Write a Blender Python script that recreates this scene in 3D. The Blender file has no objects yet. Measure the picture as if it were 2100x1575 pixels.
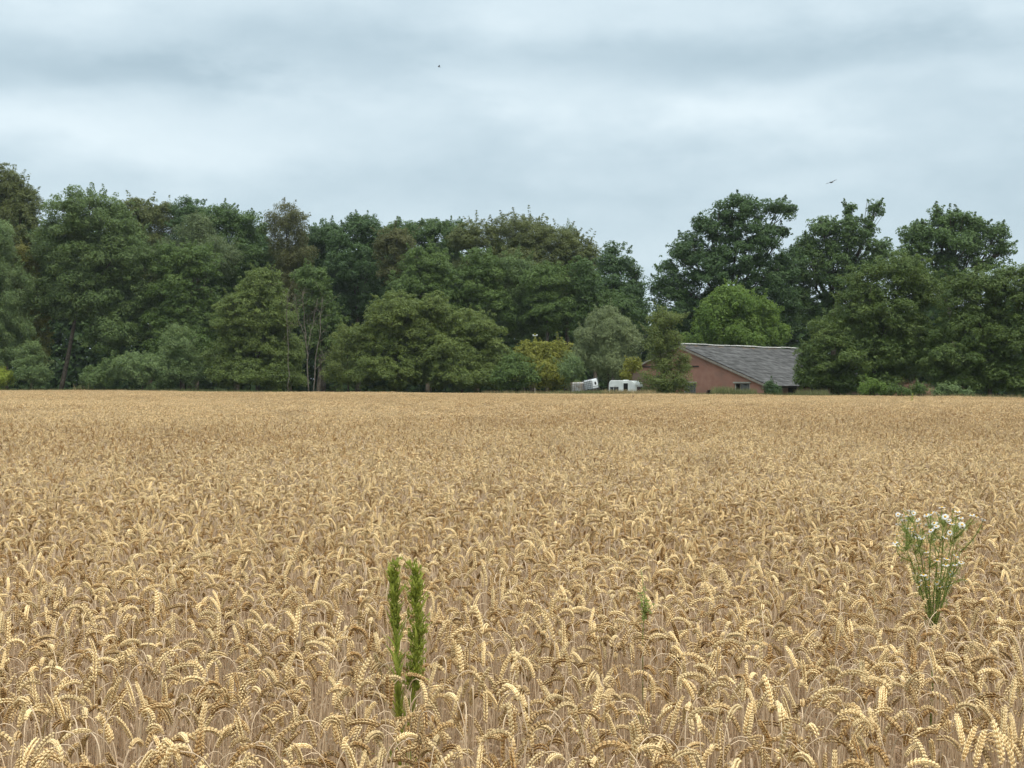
import bpy, math, random
import numpy as np
from mathutils import Matrix, Vector

sc = bpy.context.scene
COL = sc.collection
R = math.radians
F = 2500.0            # focal length in photo pixels (2100 wide)
CZ = 1.75             # camera height

# ------------------------------------------------------------------ camera
cam_d = bpy.data.cameras.new('camera')
cam_d.sensor_width = 36.0
cam_d.lens = F / 2100 * 36
cam_d.clip_start = 0.05
cam_d.clip_end = 5000
cam = bpy.data.objects.new('camera', cam_d)
COL.objects.link(cam)
roll, pitch = 3.5 / 1050, 2.0 / F
right = Vector((math.cos(roll), 0, math.sin(roll)))
fwd = Vector((0, math.cos(pitch), math.sin(pitch)))
up = right.cross(fwd).normalized()
right = fwd.cross(up).normalized()
m = Matrix((right, up, -fwd)).transposed().to_4x4()
m.translation = (0, 0, CZ)
cam.matrix_world = m
sc.camera = cam

# ------------------------------------------------------------------ world, sun, exposure
SUN_EL, SUN_AZ = 62, 140       # azimuth clockwise from the view direction
world = bpy.data.worlds.new('World')
sc.world = world
world.use_nodes = True
def build_world():
    nt = world.node_tree
    nt.nodes.clear()
    L = nt.links.new
    def n(t, **k):
        x = nt.nodes.new(t)
        for a, b in k.items(): setattr(x, a, b)
        return x
    def put(sock, v):
        if isinstance(v, (int, float)): sock.default_value = v
        else: L(v, sock)
    def M(op, a, b=None, c=None, clamp=False):
        x = n('ShaderNodeMath', operation=op, use_clamp=clamp)
        put(x.inputs[0], a)
        if b is not None: put(x.inputs[1], b)
        if c is not None: put(x.inputs[2], c)
        return x.outputs[0]
    tc = n('ShaderNodeTexCoord')
    sep = n('ShaderNodeSeparateXYZ')
    L(tc.outputs['Generated'], sep.inputs[0])
    X, Y, Z = sep.outputs
    z0 = M('MAXIMUM', Z, 0.0)
    comb = n('ShaderNodeCombineXYZ')
    L(X, comb.inputs[0]); L(Y, comb.inputs[1]); L(M('MULTIPLY', z0, 2.3), comb.inputs[2])
    def noise(scale, detail, rough, off, sx=1.0):
        mp = n('ShaderNodeMapping')
        mp.inputs['Location'].default_value = off
        mp.inputs['Scale'].default_value = (1, 1, 1)
        L(comb.outputs[0], mp.inputs[0])
        t = n('ShaderNodeTexNoise')
        t.inputs['Scale'].default_value = scale
        t.inputs['Detail'].default_value = detail
        t.inputs['Roughness'].default_value = rough
        L(mp.outputs[0], t.inputs['Vector'])
        return t.outputs[0]
    n1 = noise(5.0, 5, 0.5, (3.1, 1.7, 0))
    n2 = noise(12.0, 7, 0.55, (7.7, 2.9, 0))
    n3 = noise(34.0, 5, 0.6, (1.7, 4.9, 0))
    az = M('ARCTAN2', X, Y)
    el = M('ARCSINE', Z)
    # cloud edges wander
    az = M('ADD', az, M('MULTIPLY', M('SUBTRACT', n2, 0.5), 0.30))
    el = M('ADD', el, M('MULTIPLY', M('SUBTRACT', n1, 0.5), 0.10))
    def bank(px, py, rx, ry):
        a0, e0 = math.atan((px - 1050) / F), math.atan((789 - py) / F)
        da = M('DIVIDE', M('SUBTRACT', az, a0), rx / F)
        de = M('DIVIDE', M('SUBTRACT', el, e0), ry / F)
        r2 = M('ADD', M('MULTIPLY', da, da), M('MULTIPLY', de, de))
        return M('EXPONENT', M('MULTIPLY', r2, -1.0))
    dark = None
    for px, py, rx, ry, w in ((200, 190, 330, 62, 1.0), (800, 92, 330, 58, .85), (1750, 125, 470, 105, .72), (1400, 105, 300, 50, .5),
                              (1250, 395, 700, 40, .45), (1450, 330, 380, 26, .35), (300, 440, 500, 60, .25), (2080, 480, 350, 120, .35)):
        b = M('MULTIPLY', bank(px, py, rx, ry), w)
        dark = b if dark is None else M('ADD', dark, b)
    bright = None
    for px, py, rx, ry, w in ((1560, 232, 210, 50, 1.0), (1300, 250, 300, 60, .35), (1950, 200, 220, 26, .5), (150, 290, 420, 50, .95), (620, 200, 300, 50, .35), (1100, 190, 180, 70, .45),
                              (250, 30, 420, 60, .45), (2050, 60, 160, 50, .4), (1250, 10, 600, 30, .25)):
        b = M('MULTIPLY', bank(px, py, rx, ry), w)
        bright = b if bright is None else M('ADD', bright, b)
    el0 = M('ARCSINE', z0)
    # overcast luminance: brighter towards the zenith
    lum = M('ADD', M('MULTIPLY_ADD', z0, 0.08, 0.502), M('MULTIPLY', M('MAXIMUM', M('SUBTRACT', z0, 0.32), 0.0), 1.30))
    var = M('ADD', M('MULTIPLY', M('SUBTRACT', n1, 0.5), 0.30), M('MULTIPLY', M('SUBTRACT', n2, 0.5), 0.22))
    var = M('ADD', var, M('MULTIPLY', M('SUBTRACT', n3, 0.5), 0.07))
    var = M('ADD', var, M('MULTIPLY', bright, 0.20))
    var = M('SUBTRACT', var, M('MULTIPLY', dark, 0.19))
    tot = M('MULTIPLY', lum, M('ADD', 1.0, var))
    # colour: greyer in bright cloud, bluer in the thick or open parts
    ramp = n('ShaderNodeValToRGB')
    ramp.color_ramp.elements[0].position = 0.0
    ramp.color_ramp.elements[0].color = (0.74, 0.955, 1.085, 1)
    ramp.color_ramp.elements[1].position = 1.0
    ramp.color_ramp.elements[1].color = (0.95, 1.01, 1.015, 1)
    L(M('ADD', M('MULTIPLY_ADD', var, 1.3, 0.30), M('MULTIPLY', M('SUBTRACT', z0, 0.3), 0.9, clamp=True), clamp=True), ramp.inputs[0])
    mul = n('ShaderNodeMix', data_type='RGBA', blend_type='MULTIPLY')
    mul.inputs[0].default_value = 1
    L(ramp.outputs[0], mul.inputs[6])
    cc = n('ShaderNodeCombineXYZ')
    t10 = M('MULTIPLY', tot, 10.0)
    for i in range(3): L(t10, cc.inputs[i])
    L(cc.outputs[0], mul.inputs[7])
    sky = n('ShaderNodeTexSky', sky_type='NISHITA', sun_disc=False)
    sky.sun_elevation = R(SUN_EL)
    sky.sun_rotation = R(SUN_AZ)
    sky.air_density = 1.2
    sky.dust_density = 1.0
    mix = n('ShaderNodeMix', data_type='RGBA')
    mix.inputs[0].default_value = 0.94
    L(sky.outputs[0], mix.inputs[6])
    L(mul.outputs[2], mix.inputs[7])
    bg = n('ShaderNodeBackground')
    bg.inputs['Strength'].default_value = 0.1
    L(mix.outputs[2], bg.inputs['Color'])
    out = n('ShaderNodeOutputWorld')
    L(bg.outputs[0], out.inputs[0])
build_world()

sun_d = bpy.data.lights.new('sun', 'SUN')
sun_d.energy = 1.5
sun_d.angle = R(11)
sun_d.color = (1.0, 0.95, 0.87)
sun = bpy.data.objects.new('sun', sun_d)
COL.objects.link(sun)
a = R(SUN_AZ)
sdir = Vector((math.sin(a) * math.cos(R(SUN_EL)), math.cos(a) * math.cos(R(SUN_EL)), math.sin(R(SUN_EL))))
sun.rotation_euler = sdir.to_track_quat('Z', 'Y').to_euler()
sun.location = (0, 0, 60)

sc.view_settings.view_transform = 'Standard'
sc.view_settings.look = 'None'
sc.view_settings.gamma = 1
sc.view_settings.use_curve_mapping = False
sc.view_settings.exposure = 0.62
sc.cycles.use_denoising = True
sc.cycles.max_bounces = 6
sc.cycles.diffuse_bounces = 3
sc.cycles.transmission_bounces = 3
sc.cycles.sample_clamp_indirect = 4

# ------------------------------------------------------------------ helpers
def horizon(px): return 789.5 + (px - 1050) * roll
def W(px, py, Y):
    """the point that stands Y metres out, in the direction of a photo pixel"""
    return np.array([(px - 1050) / F * Y, Y, CZ + (horizon(px) - py) / F * Y])
EDGE = ([-2000, 0, 700, 1280, 1500, 2100, 3600], [175, 150, 127, 118, 111, 90, 60])
def edge(px): return np.interp(px, EDGE[0], EDGE[1])

class MB:
    """collects triangles and quads, then links them as ONE mesh object"""
    def __init__(s):
        s.v, s.t, s.q, s.tint, s.n = [], [], [], [], 0
        s.tm, s.qm = [], []
    def add(s, v, tris=None, quads=None, tint=0.5, mat=0):
        v = np.asarray(v, float).reshape(-1, 3)
        s.v.append(v)
        s.tint.append(np.broadcast_to(np.asarray(tint, float), (len(v),)))
        if tris is not None and len(tris):
            t = np.asarray(tris, int).reshape(-1, 3) + s.n; s.t.append(t); s.tm.append(np.full(len(t), mat))
        if quads is not None and len(quads):
            q = np.asarray(quads, int).reshape(-1, 4) + s.n; s.q.append(q); s.qm.append(np.full(len(q), mat))
        s.n += len(v)
        return s
    def mesh(s, name, mats, smooth=False):
        v = np.concatenate(s.v) if s.v else np.zeros((0, 3))
        t = np.concatenate(s.t) if s.t else np.zeros((0, 3), int)
        q = np.concatenate(s.q) if s.q else np.zeros((0, 4), int)
        me = bpy.data.meshes.new(name)
        me.vertices.add(len(v)); me.vertices.foreach_set('co', v.astype(np.float32).ravel())
        nl = t.size + q.size
        me.loops.add(nl)
        me.loops.foreach_set('vertex_index', np.concatenate([t.ravel(), q.ravel()]).astype(np.int32))
        npol = len(t) + len(q)
        me.polygons.add(npol)
        st = np.concatenate([np.arange(len(t)) * 3, t.size + np.arange(len(q)) * 4]).astype(np.int32)
        me.polygons.foreach_set('loop_start', st)
        try:
            tot = np.concatenate([np.full(len(t), 3), np.full(len(q), 4)]).astype(np.int32)
            me.polygons.foreach_set('loop_total', tot)
        except Exception:
            pass
        if not isinstance(mats, (list, tuple)): mats = [mats]
        for m_ in mats: me.materials.append(m_)
        if len(mats) > 1:
            mi = np.concatenate([np.concatenate(s.tm) if s.tm else np.zeros(0, int), np.concatenate(s.qm) if s.qm else np.zeros(0, int)]).astype(np.int32)
            me.polygons.foreach_set('material_index', mi)
        me.polygons.foreach_set('use_smooth', np.full(npol, smooth))
        at = me.attributes.new('tint', 'FLOAT', 'POINT')
        at.data.foreach_set('value', np.concatenate(s.tint).astype(np.float32))
        me.update(calc_edges=True)
        return me
    def build(s, name, mats, parent=None, smooth=False, loc=None):
        return obj(name, s.mesh(name, mats, smooth), parent, loc)
    # shapes
    def box(s, c, size, rot=None, tint=0.5, mat=0, bevel=0.0):
        h = np.asarray(size, float) / 2
        if bevel <= 0:
            v = np.array([[x, y, z] for x in (-1, 1) for y in (-1, 1) for z in (-1, 1)]) * h
            q = [(0, 1, 3, 2), (4, 6, 7, 5), (0, 4, 5, 1), (2, 3, 7, 6), (0, 2, 6, 4), (1, 5, 7, 3)]
            tr = None
        else:
            b = min(bevel, h.min() * .9)
            v, idx = [], {}
            for x in (-1, 1):
                for y in (-1, 1):
                    for z in (-1, 1):
                        for ax in range(3):
                            p = np.array([x, y, z]) * (h - b); p[ax] = (x, y, z)[ax] * h[ax]
                            idx[(x, y, z, ax)] = len(v); v.append(p)
            v = np.array(v); q = []
            for ax in range(3):
                o1, o2 = [k for k in range(3) if k != ax]
                for sg in (-1, 1):
                    f = []
                    for a1, a2 in ((-1, -1), (1, -1), (1, 1), (-1, 1)):
                        k = [0, 0, 0]; k[ax] = sg; k[o1] = a1; k[o2] = a2
                        f.append(idx[(*k, ax)])
                    q.append(f)
            for ax in range(3):
                o1, o2 = [k for k in range(3) if k != ax]
                for a1 in (-1, 1):
                    for a2 in (-1, 1):
                        k0 = [0, 0, 0]; k0[o1] = a1; k0[o2] = a2
                        k1 = list(k0); k0[ax] = -1; k1[ax] = 1
                        q.append([idx[(*k0, o1)], idx[(*k1, o1)], idx[(*k1, o2)], idx[(*k0, o2)]])
            tr = [[idx[(x, y, z, 0)], idx[(x, y, z, 1)], idx[(x, y, z, 2)]] for x in (-1, 1) for y in (-1, 1) for z in (-1, 1)]
        if rot is not None: v = v @ np.asarray(rot).T
        return s.add(v + np.asarray(c, float), tr, q, tint, mat)
    def tube(s, pts, rad, n=6, tint=0.5, mat=0, cap=True):
        pts = np.asarray(pts, float); k = len(pts)
        rad = np.broadcast_to(np.asarray(rad, float), (k,))
        T = np.gradient(pts, axis=0); T /= np.linalg.norm(T, axis=1)[:, None] + 1e-12
        ref = np.array([0.31, 0.95, 0.05])
        if abs(T[0] @ ref) > .9: ref = np.array([1., 0, 0])
        A = np.cross(T, ref); A /= np.linalg.norm(A, axis=1)[:, None] + 1e-12
        B = np.cross(T, A)
        an = np.arange(n) * 2 * math.pi / n
        v = pts[:, None] + rad[:, None, None] * (np.cos(an)[None, :, None] * A[:, None] + np.sin(an)[None, :, None] * B[:, None])
        i = np.arange(k - 1)[:, None] * n; j = np.arange(n)[None]; j2 = (j + 1) % n
        q = np.stack([i + j, i + j2, i + n + j2, i + n + j], -1).reshape(-1, 4)
        v = v.reshape(-1, 3); tr = None
        if cap:
            v = np.concatenate([v, pts[:1], pts[-1:]])
            jj = np.arange(n); jn = (jj + 1) % n
            tr = np.concatenate([np.stack([jn, jj, np.full(n, k * n)], 1), np.stack([jj + (k - 1) * n, jn + (k - 1) * n, np.full(n, k * n + 1)], 1)])
        return s.add(v, tr, q, tint, mat)

def obj(name, me, parent=None, loc=None):
    o = bpy.data.objects.new(name, me)
    COL.objects.link(o)
    if parent is not None: o.parent = parent
    if loc is not None: o.location = loc
    return o
def tag(o, label=None, cat=None, group=None, kind=None):
    if label: o['label'] = label
    if cat: o['category'] = cat
    if group: o['group'] = group
    if kind: o['kind'] = kind
    return o
def empty(name, loc=(0, 0, 0), rz=0):
    o = bpy.data.objects.new(name, None)
    o.empty_display_size = 0.2
    o.location = loc; o.rotation_euler = (0, 0, rz)
    COL.objects.link(o)
    return o
def rotz(a): return np.array([[math.cos(a), -math.sin(a), 0], [math.sin(a), math.cos(a), 0], [0, 0, 1]])
def roty(a): return np.array([[math.cos(a), 0, math.sin(a)], [0, 1, 0], [-math.sin(a), 0, math.cos(a)]])
def rotx(a): return np.array([[1, 0, 0], [0, math.cos(a), -math.sin(a)], [0, math.sin(a), math.cos(a)]])
def unit(v): return v / (np.linalg.norm(v, axis=-1, keepdims=True) + 1e-12)

# ------------------------------------------------------------------ materials
def mat(name, c1, c2=None, rough=0.7, spec=0.3, nscale=3.0, rand=0.0, translucent=0.0, tcol=None, bump=0.0, bscale=20, tint=False, metallic=0.0,
        detail=4, ramp=(0.35, 0.65), nstretch=(1, 1, 1), c3=None, c3scale=0.8, c3ramp=(0.55, 0.7), world_pos=False):
    m_ = bpy.data.materials.new(name); m_.use_nodes = True
    nt = m_.node_tree; L = nt.links.new
    p = nt.nodes['Principled BSDF']; out = nt.nodes['Material Output']
    p.inputs['Roughness'].default_value = rough
    p.inputs['Specular IOR Level'].default_value = spec
    p.inputs['Metallic'].default_value = metallic
    def N(t): return nt.nodes.new(t)
    def MX(f, a_, b_, blend='MIX'):
        x = N('ShaderNodeMix'); x.data_type = 'RGBA'; x.blend_type = blend
        for s_, v_ in ((x.inputs[0], f), (x.inputs[6], a_), (x.inputs[7], b_)):
            if isinstance(v_, (int, float)): s_.default_value = v_
            elif isinstance(v_, tuple): s_.default_value = (*v_, 1)
            else: L(v_, s_)
        return x.outputs[2]
    tc = N('ShaderNodeTexCoord'); mp = N('ShaderNodeMapping')
    if world_pos: tc = type('T', (), {'outputs': {'Object': N('ShaderNodeNewGeometry').outputs['Position']}}); mp.inputs['Scale'].default_value = nstretch
    L(tc.outputs['Object'], mp.inputs[0])
    def noise(scale, det=detail):
        t = N('ShaderNodeTexNoise'); t.inputs['Scale'].default_value = scale; t.inputs['Detail'].default_value = det
        L(mp.outputs[0], t.inputs['Vector']); return t.outputs[0]
    def rampf(src, lo, hi):
        r_ = N('ShaderNodeMapRange'); r_.inputs[1].default_value = lo; r_.inputs[2].default_value = hi
        L(src, r_.inputs[0]); return r_.outputs[0]
    col = None
    if c2 is not None:
        if tint:
            at = N('ShaderNodeAttribute'); at.attribute_name = 'tint'
            f = at.outputs['Fac']
        else:
            f = rampf(noise(nscale), *ramp)
        col = MX(f, tuple(c1), tuple(c2))
    if c3 is not None:
        col = MX(rampf(noise(c3scale), *c3ramp), col if col is not None else tuple(c1), tuple(c3))
    if rand > 0:
        oi = N('ShaderNodeObjectInfo')
        mr = N('ShaderNodeMapRange'); mr.inputs[3].default_value = 1 - rand; mr.inputs[4].default_value = 1 + rand
        L(oi.outputs['Random'], mr.inputs[0])
        cb = N('ShaderNodeCombineColor')
        for i in range(3): L(mr.outputs[0], cb.inputs[i])
        col = MX(1.0, col if col is not None else tuple(c1), cb.outputs[0], 'MULTIPLY')
    if col is None: p.inputs['Base Color'].default_value = (*c1, 1)
    else: L(col, p.inputs['Base Color'])
    if bump > 0:
        b = N('ShaderNodeBump'); b.inputs['Strength'].default_value = bump
        b.inputs['Distance'].default_value = 0.02
        L(noise(bscale), b.inputs['Height']); L(b.outputs[0], p.inputs['Normal'])
    if translucent > 0:
        tr = N('ShaderNodeBsdfTranslucent')
        tcx = tcol or tuple(min(1, x * 1.4) for x in (c2 or c1))
        tr.inputs[0].default_value = (*tcx, 1)
        ms = N('ShaderNodeMixShader'); ms.inputs[0].default_value = translucent
        L(p.outputs[0], ms.inputs[1]); L(tr.outputs[0], ms.inputs[2]); L(ms.outputs[0], out.inputs['Surface'])
    return m_

M_soil = mat('soil', (0.22, 0.145, 0.095), (0.32, 0.22, 0.145), 0.95, 0.1, 4.0)
M_turf = mat('turf', (0.05, 0.06, 0.025), (0.13, 0.11, 0.05), 0.95, 0.1, 0.6)
M_ear = mat('ripe_ear', (0.34, 0.182, 0.056), (0.92, 0.705, 0.375), 0.55, 0.35, tint=True, rand=0.2, translucent=0.08, tcol=(0.8, 0.55, 0.22))
M_stem = mat('straw', (0.49, 0.350, 0.215), (0.72, 0.545, 0.36), 0.5, 0.4, tint=True, rand=0.12)
M_dry = mat('dry_leaf', (0.40, 0.28, 0.18), (0.58, 0.44, 0.30), 0.7, 0.2, tint=True, rand=0.2, translucent=0.2)
M_bark = mat('bark', (0.07, 0.055, 0.04), (0.16, 0.13, 0.10), 0.9, 0.1, 3.0, bump=0.4, nstretch=(4, 4, 1))
M_deadbark = mat('dead_bark', (0.12, 0.10, 0.078), (0.19, 0.165, 0.13), 0.85, 0.1, 3.0, nstretch=(4, 4, 1))
def leafmat(name, a_, b_, tr=0.22):
    tr += .08
    w_ = (2.3, 2.05, 1.5)
    a_ = tuple(x * y for x, y in zip(a_, w_)); b_ = tuple(x * y for x, y in zip(b_, w_))
    return mat(name, a_, b_, 0.55, 0.25, tint=True, translucent=tr, tcol=tuple(x * 1.5 for x in b_))
LEAF = {
    'oak': leafmat('oak_leaf', (0.022, 0.046, 0.018), (0.052, 0.088, 0.034)),
    'oakdark': leafmat('dark_oak_leaf', (0.018, 0.040, 0.018), (0.042, 0.076, 0.034)),
    'green': leafmat('green_leaf', (0.028, 0.054, 0.018), (0.058, 0.094, 0.033)),
    'alder': leafmat('alder_leaf', (0.030, 0.055, 0.024), (0.068, 0.105, 0.046)),
    'beech': leafmat('copper_olive_leaf', (0.031, 0.046, 0.018), (0.066, 0.083, 0.035)),
    'brown': leafmat('brown_leaf', (0.031, 0.042, 0.018), (0.064, 0.071, 0.034)),
    'olive': leafmat('olive_leaf', (0.034, 0.056, 0.019), (0.076, 0.108, 0.038)),
    'hazel': leafmat('hazel_leaf', (0.034, 0.055, 0.018), (0.076, 0.106, 0.036)),
    'hedge': leafmat('hedge_leaf', (0.024, 0.046, 0.015), (0.058, 0.088, 0.030)),
    'willow': leafmat('grey_willow_leaf', (0.048, 0.072, 0.041), (0.104, 0.134, 0.082)),
    'sallow': leafmat('sallow_leaf', (0.040, 0.073, 0.038), (0.088, 0.128, 0.064)),
    'birch': leafmat('pale_birch_leaf', (0.036, 0.060, 0.034), (0.070, 0.096, 0.054)),
    'yellow': leafmat('yellow_leaf', (0.064, 0.082, 0.016), (0.118, 0.130, 0.032), 0.28),
    'bright': leafmat('bright_leaf', (0.036, 0.072, 0.017), (0.078, 0.124, 0.035), 0.28),
    'lime': leafmat('lime_leaf', (0.080, 0.120, 0.022), (0.150, 0.190, 0.045), 0.3),
    'maple': leafmat('turning_maple_leaf', (0.044, 0.058, 0.018), (0.094, 0.100, 0.032), 0.25),
    'mixed': leafmat('thin_shrub_leaf', (0.034, 0.054, 0.018), (0.078, 0.104, 0.038), 0.25),
    'dock': leafmat('dock_leaf', (0.055, 0.032, 0.022), (0.105, 0.065, 0.045)),
    'fleabane': leafmat('fleabane_leaf', (0.056, 0.080, 0.018), (0.165, 0.200, 0.055), 0.34),
    'camomile': leafmat('camomile_leaf', (0.066, 0.100, 0.036), (0.135, 0.170, 0.066), 0.3),
}
M_grass = mat('verge_grass', (0.095, 0.115, 0.045), (0.250, 0.235, 0.115), 0.8, 0.1, tint=True, translucent=0.3, tcol=(0.2, 0.22, 0.08))
M_hay = mat('dry_grass', (0.26, 0.20, 0.09), (0.46, 0.36, 0.19), 0.8, 0.1, tint=True, translucent=0.25, tcol=(0.4, 0.32, 0.16))

# ------------------------------------------------------------------ ground
def build_ground():
    n = 60
    g = np.linspace(-1, 1, n); g = np.sign(g) * np.abs(g) ** 2.2 * 1500
    xx, yy = np.meshgrid(g, g + 80, indexing='ij')
    v = np.stack([xx, yy, np.zeros_like(xx)], -1).reshape(-1, 3)
    i, j = np.meshgrid(np.arange(n - 1), np.arange(n - 1), indexing='ij'); b = (i * n + j).ravel()
    tag(MB().add(v, None, np.stack([b, b + n, b + n + 1, b + 1], 1)).build('ground', M_turf), kind='structure')
    pxs = np.linspace(-2000, 3600, 57)
    e = edge(pxs)
    far = np.stack([(pxs - 1050) / F * e, e, np.full_like(e, 0.004)], 1)
    near = np.stack([(pxs - 1050) / F * e, np.full_like(e, 0.6), np.full_like(e, 0.004)], 1)
    k = len(pxs); a_ = np.arange(k - 1)
    tag(MB().add(np.concatenate([near, far]), None, np.stack([a_, a_ + 1, a_ + k + 1, a_ + k], 1)).build('field_soil', M_soil), kind='structure')
build_ground()

# ------------------------------------------------------------------ wheat
def spindles(mb, P, D, Ln, Rd, tint, n=4, mat_=0, simple=False):
    m_ = len(P)
    ref = np.where(np.abs(D[:, 2:3]) > 0.9, np.array([[1., 0, 0]]), np.array([[0, 0, 1.]]))
    A = unit(np.cross(D, ref)); B = np.cross(D, A)
    an = np.arange(n) * 2 * math.pi / n + .4
    ring = np.cos(an)[None, :, None] * A[:, None] + np.sin(an)[None, :, None] * B[:, None]
    rows = [(0.45, 1.0)] if simple else [(0.28, 0.92), (0.62, 0.85)]
    parts = [P[:, None]]
    for f, r in rows:
        parts.append((P + D * (Ln * f)[:, None])[:, None] + ring * (Rd * r)[:, None, None])
    parts.append((P + D * Ln[:, None])[:, None])
    v = np.concatenate(parts, 1); k = v.shape[1]
    tr, qd = [], []
    for j in range(n):
        j2 = (j + 1) % n
        tr.append((0, 1 + j2, 1 + j)); tr.append((k - 1, k - 1 - n + j, k - 1 - n + j2))
        if not simple: qd.append((1 + j, 1 + j2, 1 + n + j2, 1 + n + j))
    off = (np.arange(m_) * k)[:, None, None]
    mb.add(v.reshape(-1, 3), (np.array(tr)[None] + off).reshape(-1, 3), (np.array(qd)[None] + off).reshape(-1, 4) if qd else None,
           np.repeat(tint, k), mat_)

def stalk_curves(rg, kind=None):
    """stem and ear centre lines of one stalk, bending in the local XZ plane"""
    if kind is None: kind = rg.choices(('arc', 'hang', 'up'), (54, 28, 18))[0]
    a0 = R(rg.uniform(0, 7))
    if kind == 'arc': t1, t2 = rg.uniform(18, 66), rg.uniform(112, 165)
    elif kind == 'hang': t1, t2 = rg.uniform(90, 135), rg.uniform(150, 178)
    else: t1, t2 = rg.uniform(4, 22), rg.uniform(18, 60)
    t1, t2 = R(t1), R(t2)
    Le = rg.triangular(.054, .106, .078)
    def run(p, th, ds):
        out = [p]
        for k in range(1, len(th)):
            am = (th[k] + th[k - 1]) / 2
            p = p + np.array([math.sin(am), 0, math.cos(am)]) * ds
            out.append(p)
        return np.array(out)
    neck = rg.uniform(.07, .13)
    s1 = run(np.zeros(3), np.linspace(a0, a0 * 1.3, 4), .18)
    u = np.linspace(0, 1, 6)
    s2 = run(s1[-1], a0 * 1.3 + (t1 - a0 * 1.3) * u ** 1.5, neck / 5)
    e = run(s2[-1], t1 + (t2 - t1) * np.linspace(0, 1, 12), Le / 11)
    top = max(s2[:, 2].max(), e[:, 2].max())
    want = rg.gauss(.845, .042) if kind != 'up' else rg.gauss(.89, .03)
    k = (want - (top - s1[-1, 2])) / s1[-1, 2]
    sh = s1[-1] * (np.array([1, 1, k]) - 1)
    s1 = s1 * np.array([1, 1, k])
    wob = rg.uniform(-.02, .02)
    stem = np.concatenate([s1, s2[1:] + sh]); ear = e + sh
    stem[:, 1] += wob * np.sin(np.linspace(0, 2.2, len(stem)))
    ear[:, 1] += stem[-1, 1] + np.linspace(0, 1, len(ear)) * rg.uniform(-.015, .015)
    return stem, ear, Le, kind

def put_ear(mb, ear, Le, rg, lod, mat_=0, base=0.5):
    tg = unit(np.gradient(ear, axis=0))
    nn = {0: rg.randint(17, 22), 1: 9}[lod]
    s = np.linspace(0.0, 0.97, nn) * (len(ear) - 1)
    P = np.stack([np.interp(s, np.arange(len(ear)), ear[:, k]) for k in range(3)], 1)
    T = unit(np.stack([np.interp(s, np.arange(len(ear)), tg[:, k]) for k in range(3)], 1))
    tw = rg.uniform(0, math.pi) + np.linspace(0, rg.uniform(-.5, .5), nn)
    y = np.array([0, 1., 0]); Nn = unit(np.cross(T, np.broadcast_to(y, T.shape)))
    U = np.cos(tw)[:, None] * y + np.sin(tw)[:, None] * Nn
    V = np.cross(T, U)
    sg = np.where(np.arange(nn) % 2 == 0, 1, -1)[:, None]
    prof = np.clip(np.minimum(np.linspace(.72, 2.2, nn), np.linspace(2.6, .6, nn)), 0, 1)
    rs = np.random.RandomState(rg.randint(0, 10 ** 6))
    if lod == 0:
        for f in (-1, 0, 1):
            D = unit(T * .88 + U * sg * (.40 if f == 0 else .28) + V * f * .32)
            spindles(mb, P + U * sg * .0018 + V * f * .0013, D, .0122 * prof * rs.uniform(.9, 1.15, nn), .0026 * prof * rs.uniform(.9, 1.1, nn),
                     np.clip(base + rs.uniform(-.22, .22, nn), 0, 1), 4, mat_)
    else:
        for f in (-1, 1):
            D = unit(T * .88 + U * f * .4)
            spindles(mb, P + U * f * .002, D, .018 * prof, .0043 * prof, np.clip(base + rs.uniform(-.25, .25, nn), 0, 1), 3, mat_, simple=True)

def put_leaf(mb, stem, rg, mat_=0, lowest=.25, wide=.0045):
    k = rg.uniform(lowest, .82) * 3
    p = np.array([np.interp(k, np.arange(len(stem)), stem[:, a_]) for a_ in range(3)])
    az = rg.uniform(0, 6.28); h = np.array([math.cos(az), math.sin(az), 0]); sd = np.array([-h[1], h[0], 0])
    th = R(rg.uniform(15, 50)); end = R(rg.uniform(120, 185)); ln = rg.uniform(.10, .20); n = 6
    c = [p]
    for i in range(n - 1):
        t = th + (end - th) * i / (n - 2)
        c.append(c[-1] + (h * math.sin(t) + np.array([0, 0, math.cos(t)])) * ln / (n - 1))
    c = np.array(c); w = wide * np.array([.8, 1, 1, .85, .55, .05]); tws = np.linspace(0, rg.uniform(-2, 2), n)
    sv = np.cos(tws)[:, None] * sd + np.sin(tws)[:, None] * np.array([0, 0, 1.])
    v = np.concatenate([c + sv * w[:, None], c - sv * w[:, None]])
    a_ = np.arange(n - 1)
    mb.add(v, None, np.stack([a_, a_ + 1, a_ + n + 1, a_ + n], 1), rg.random(), mat_)

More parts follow.
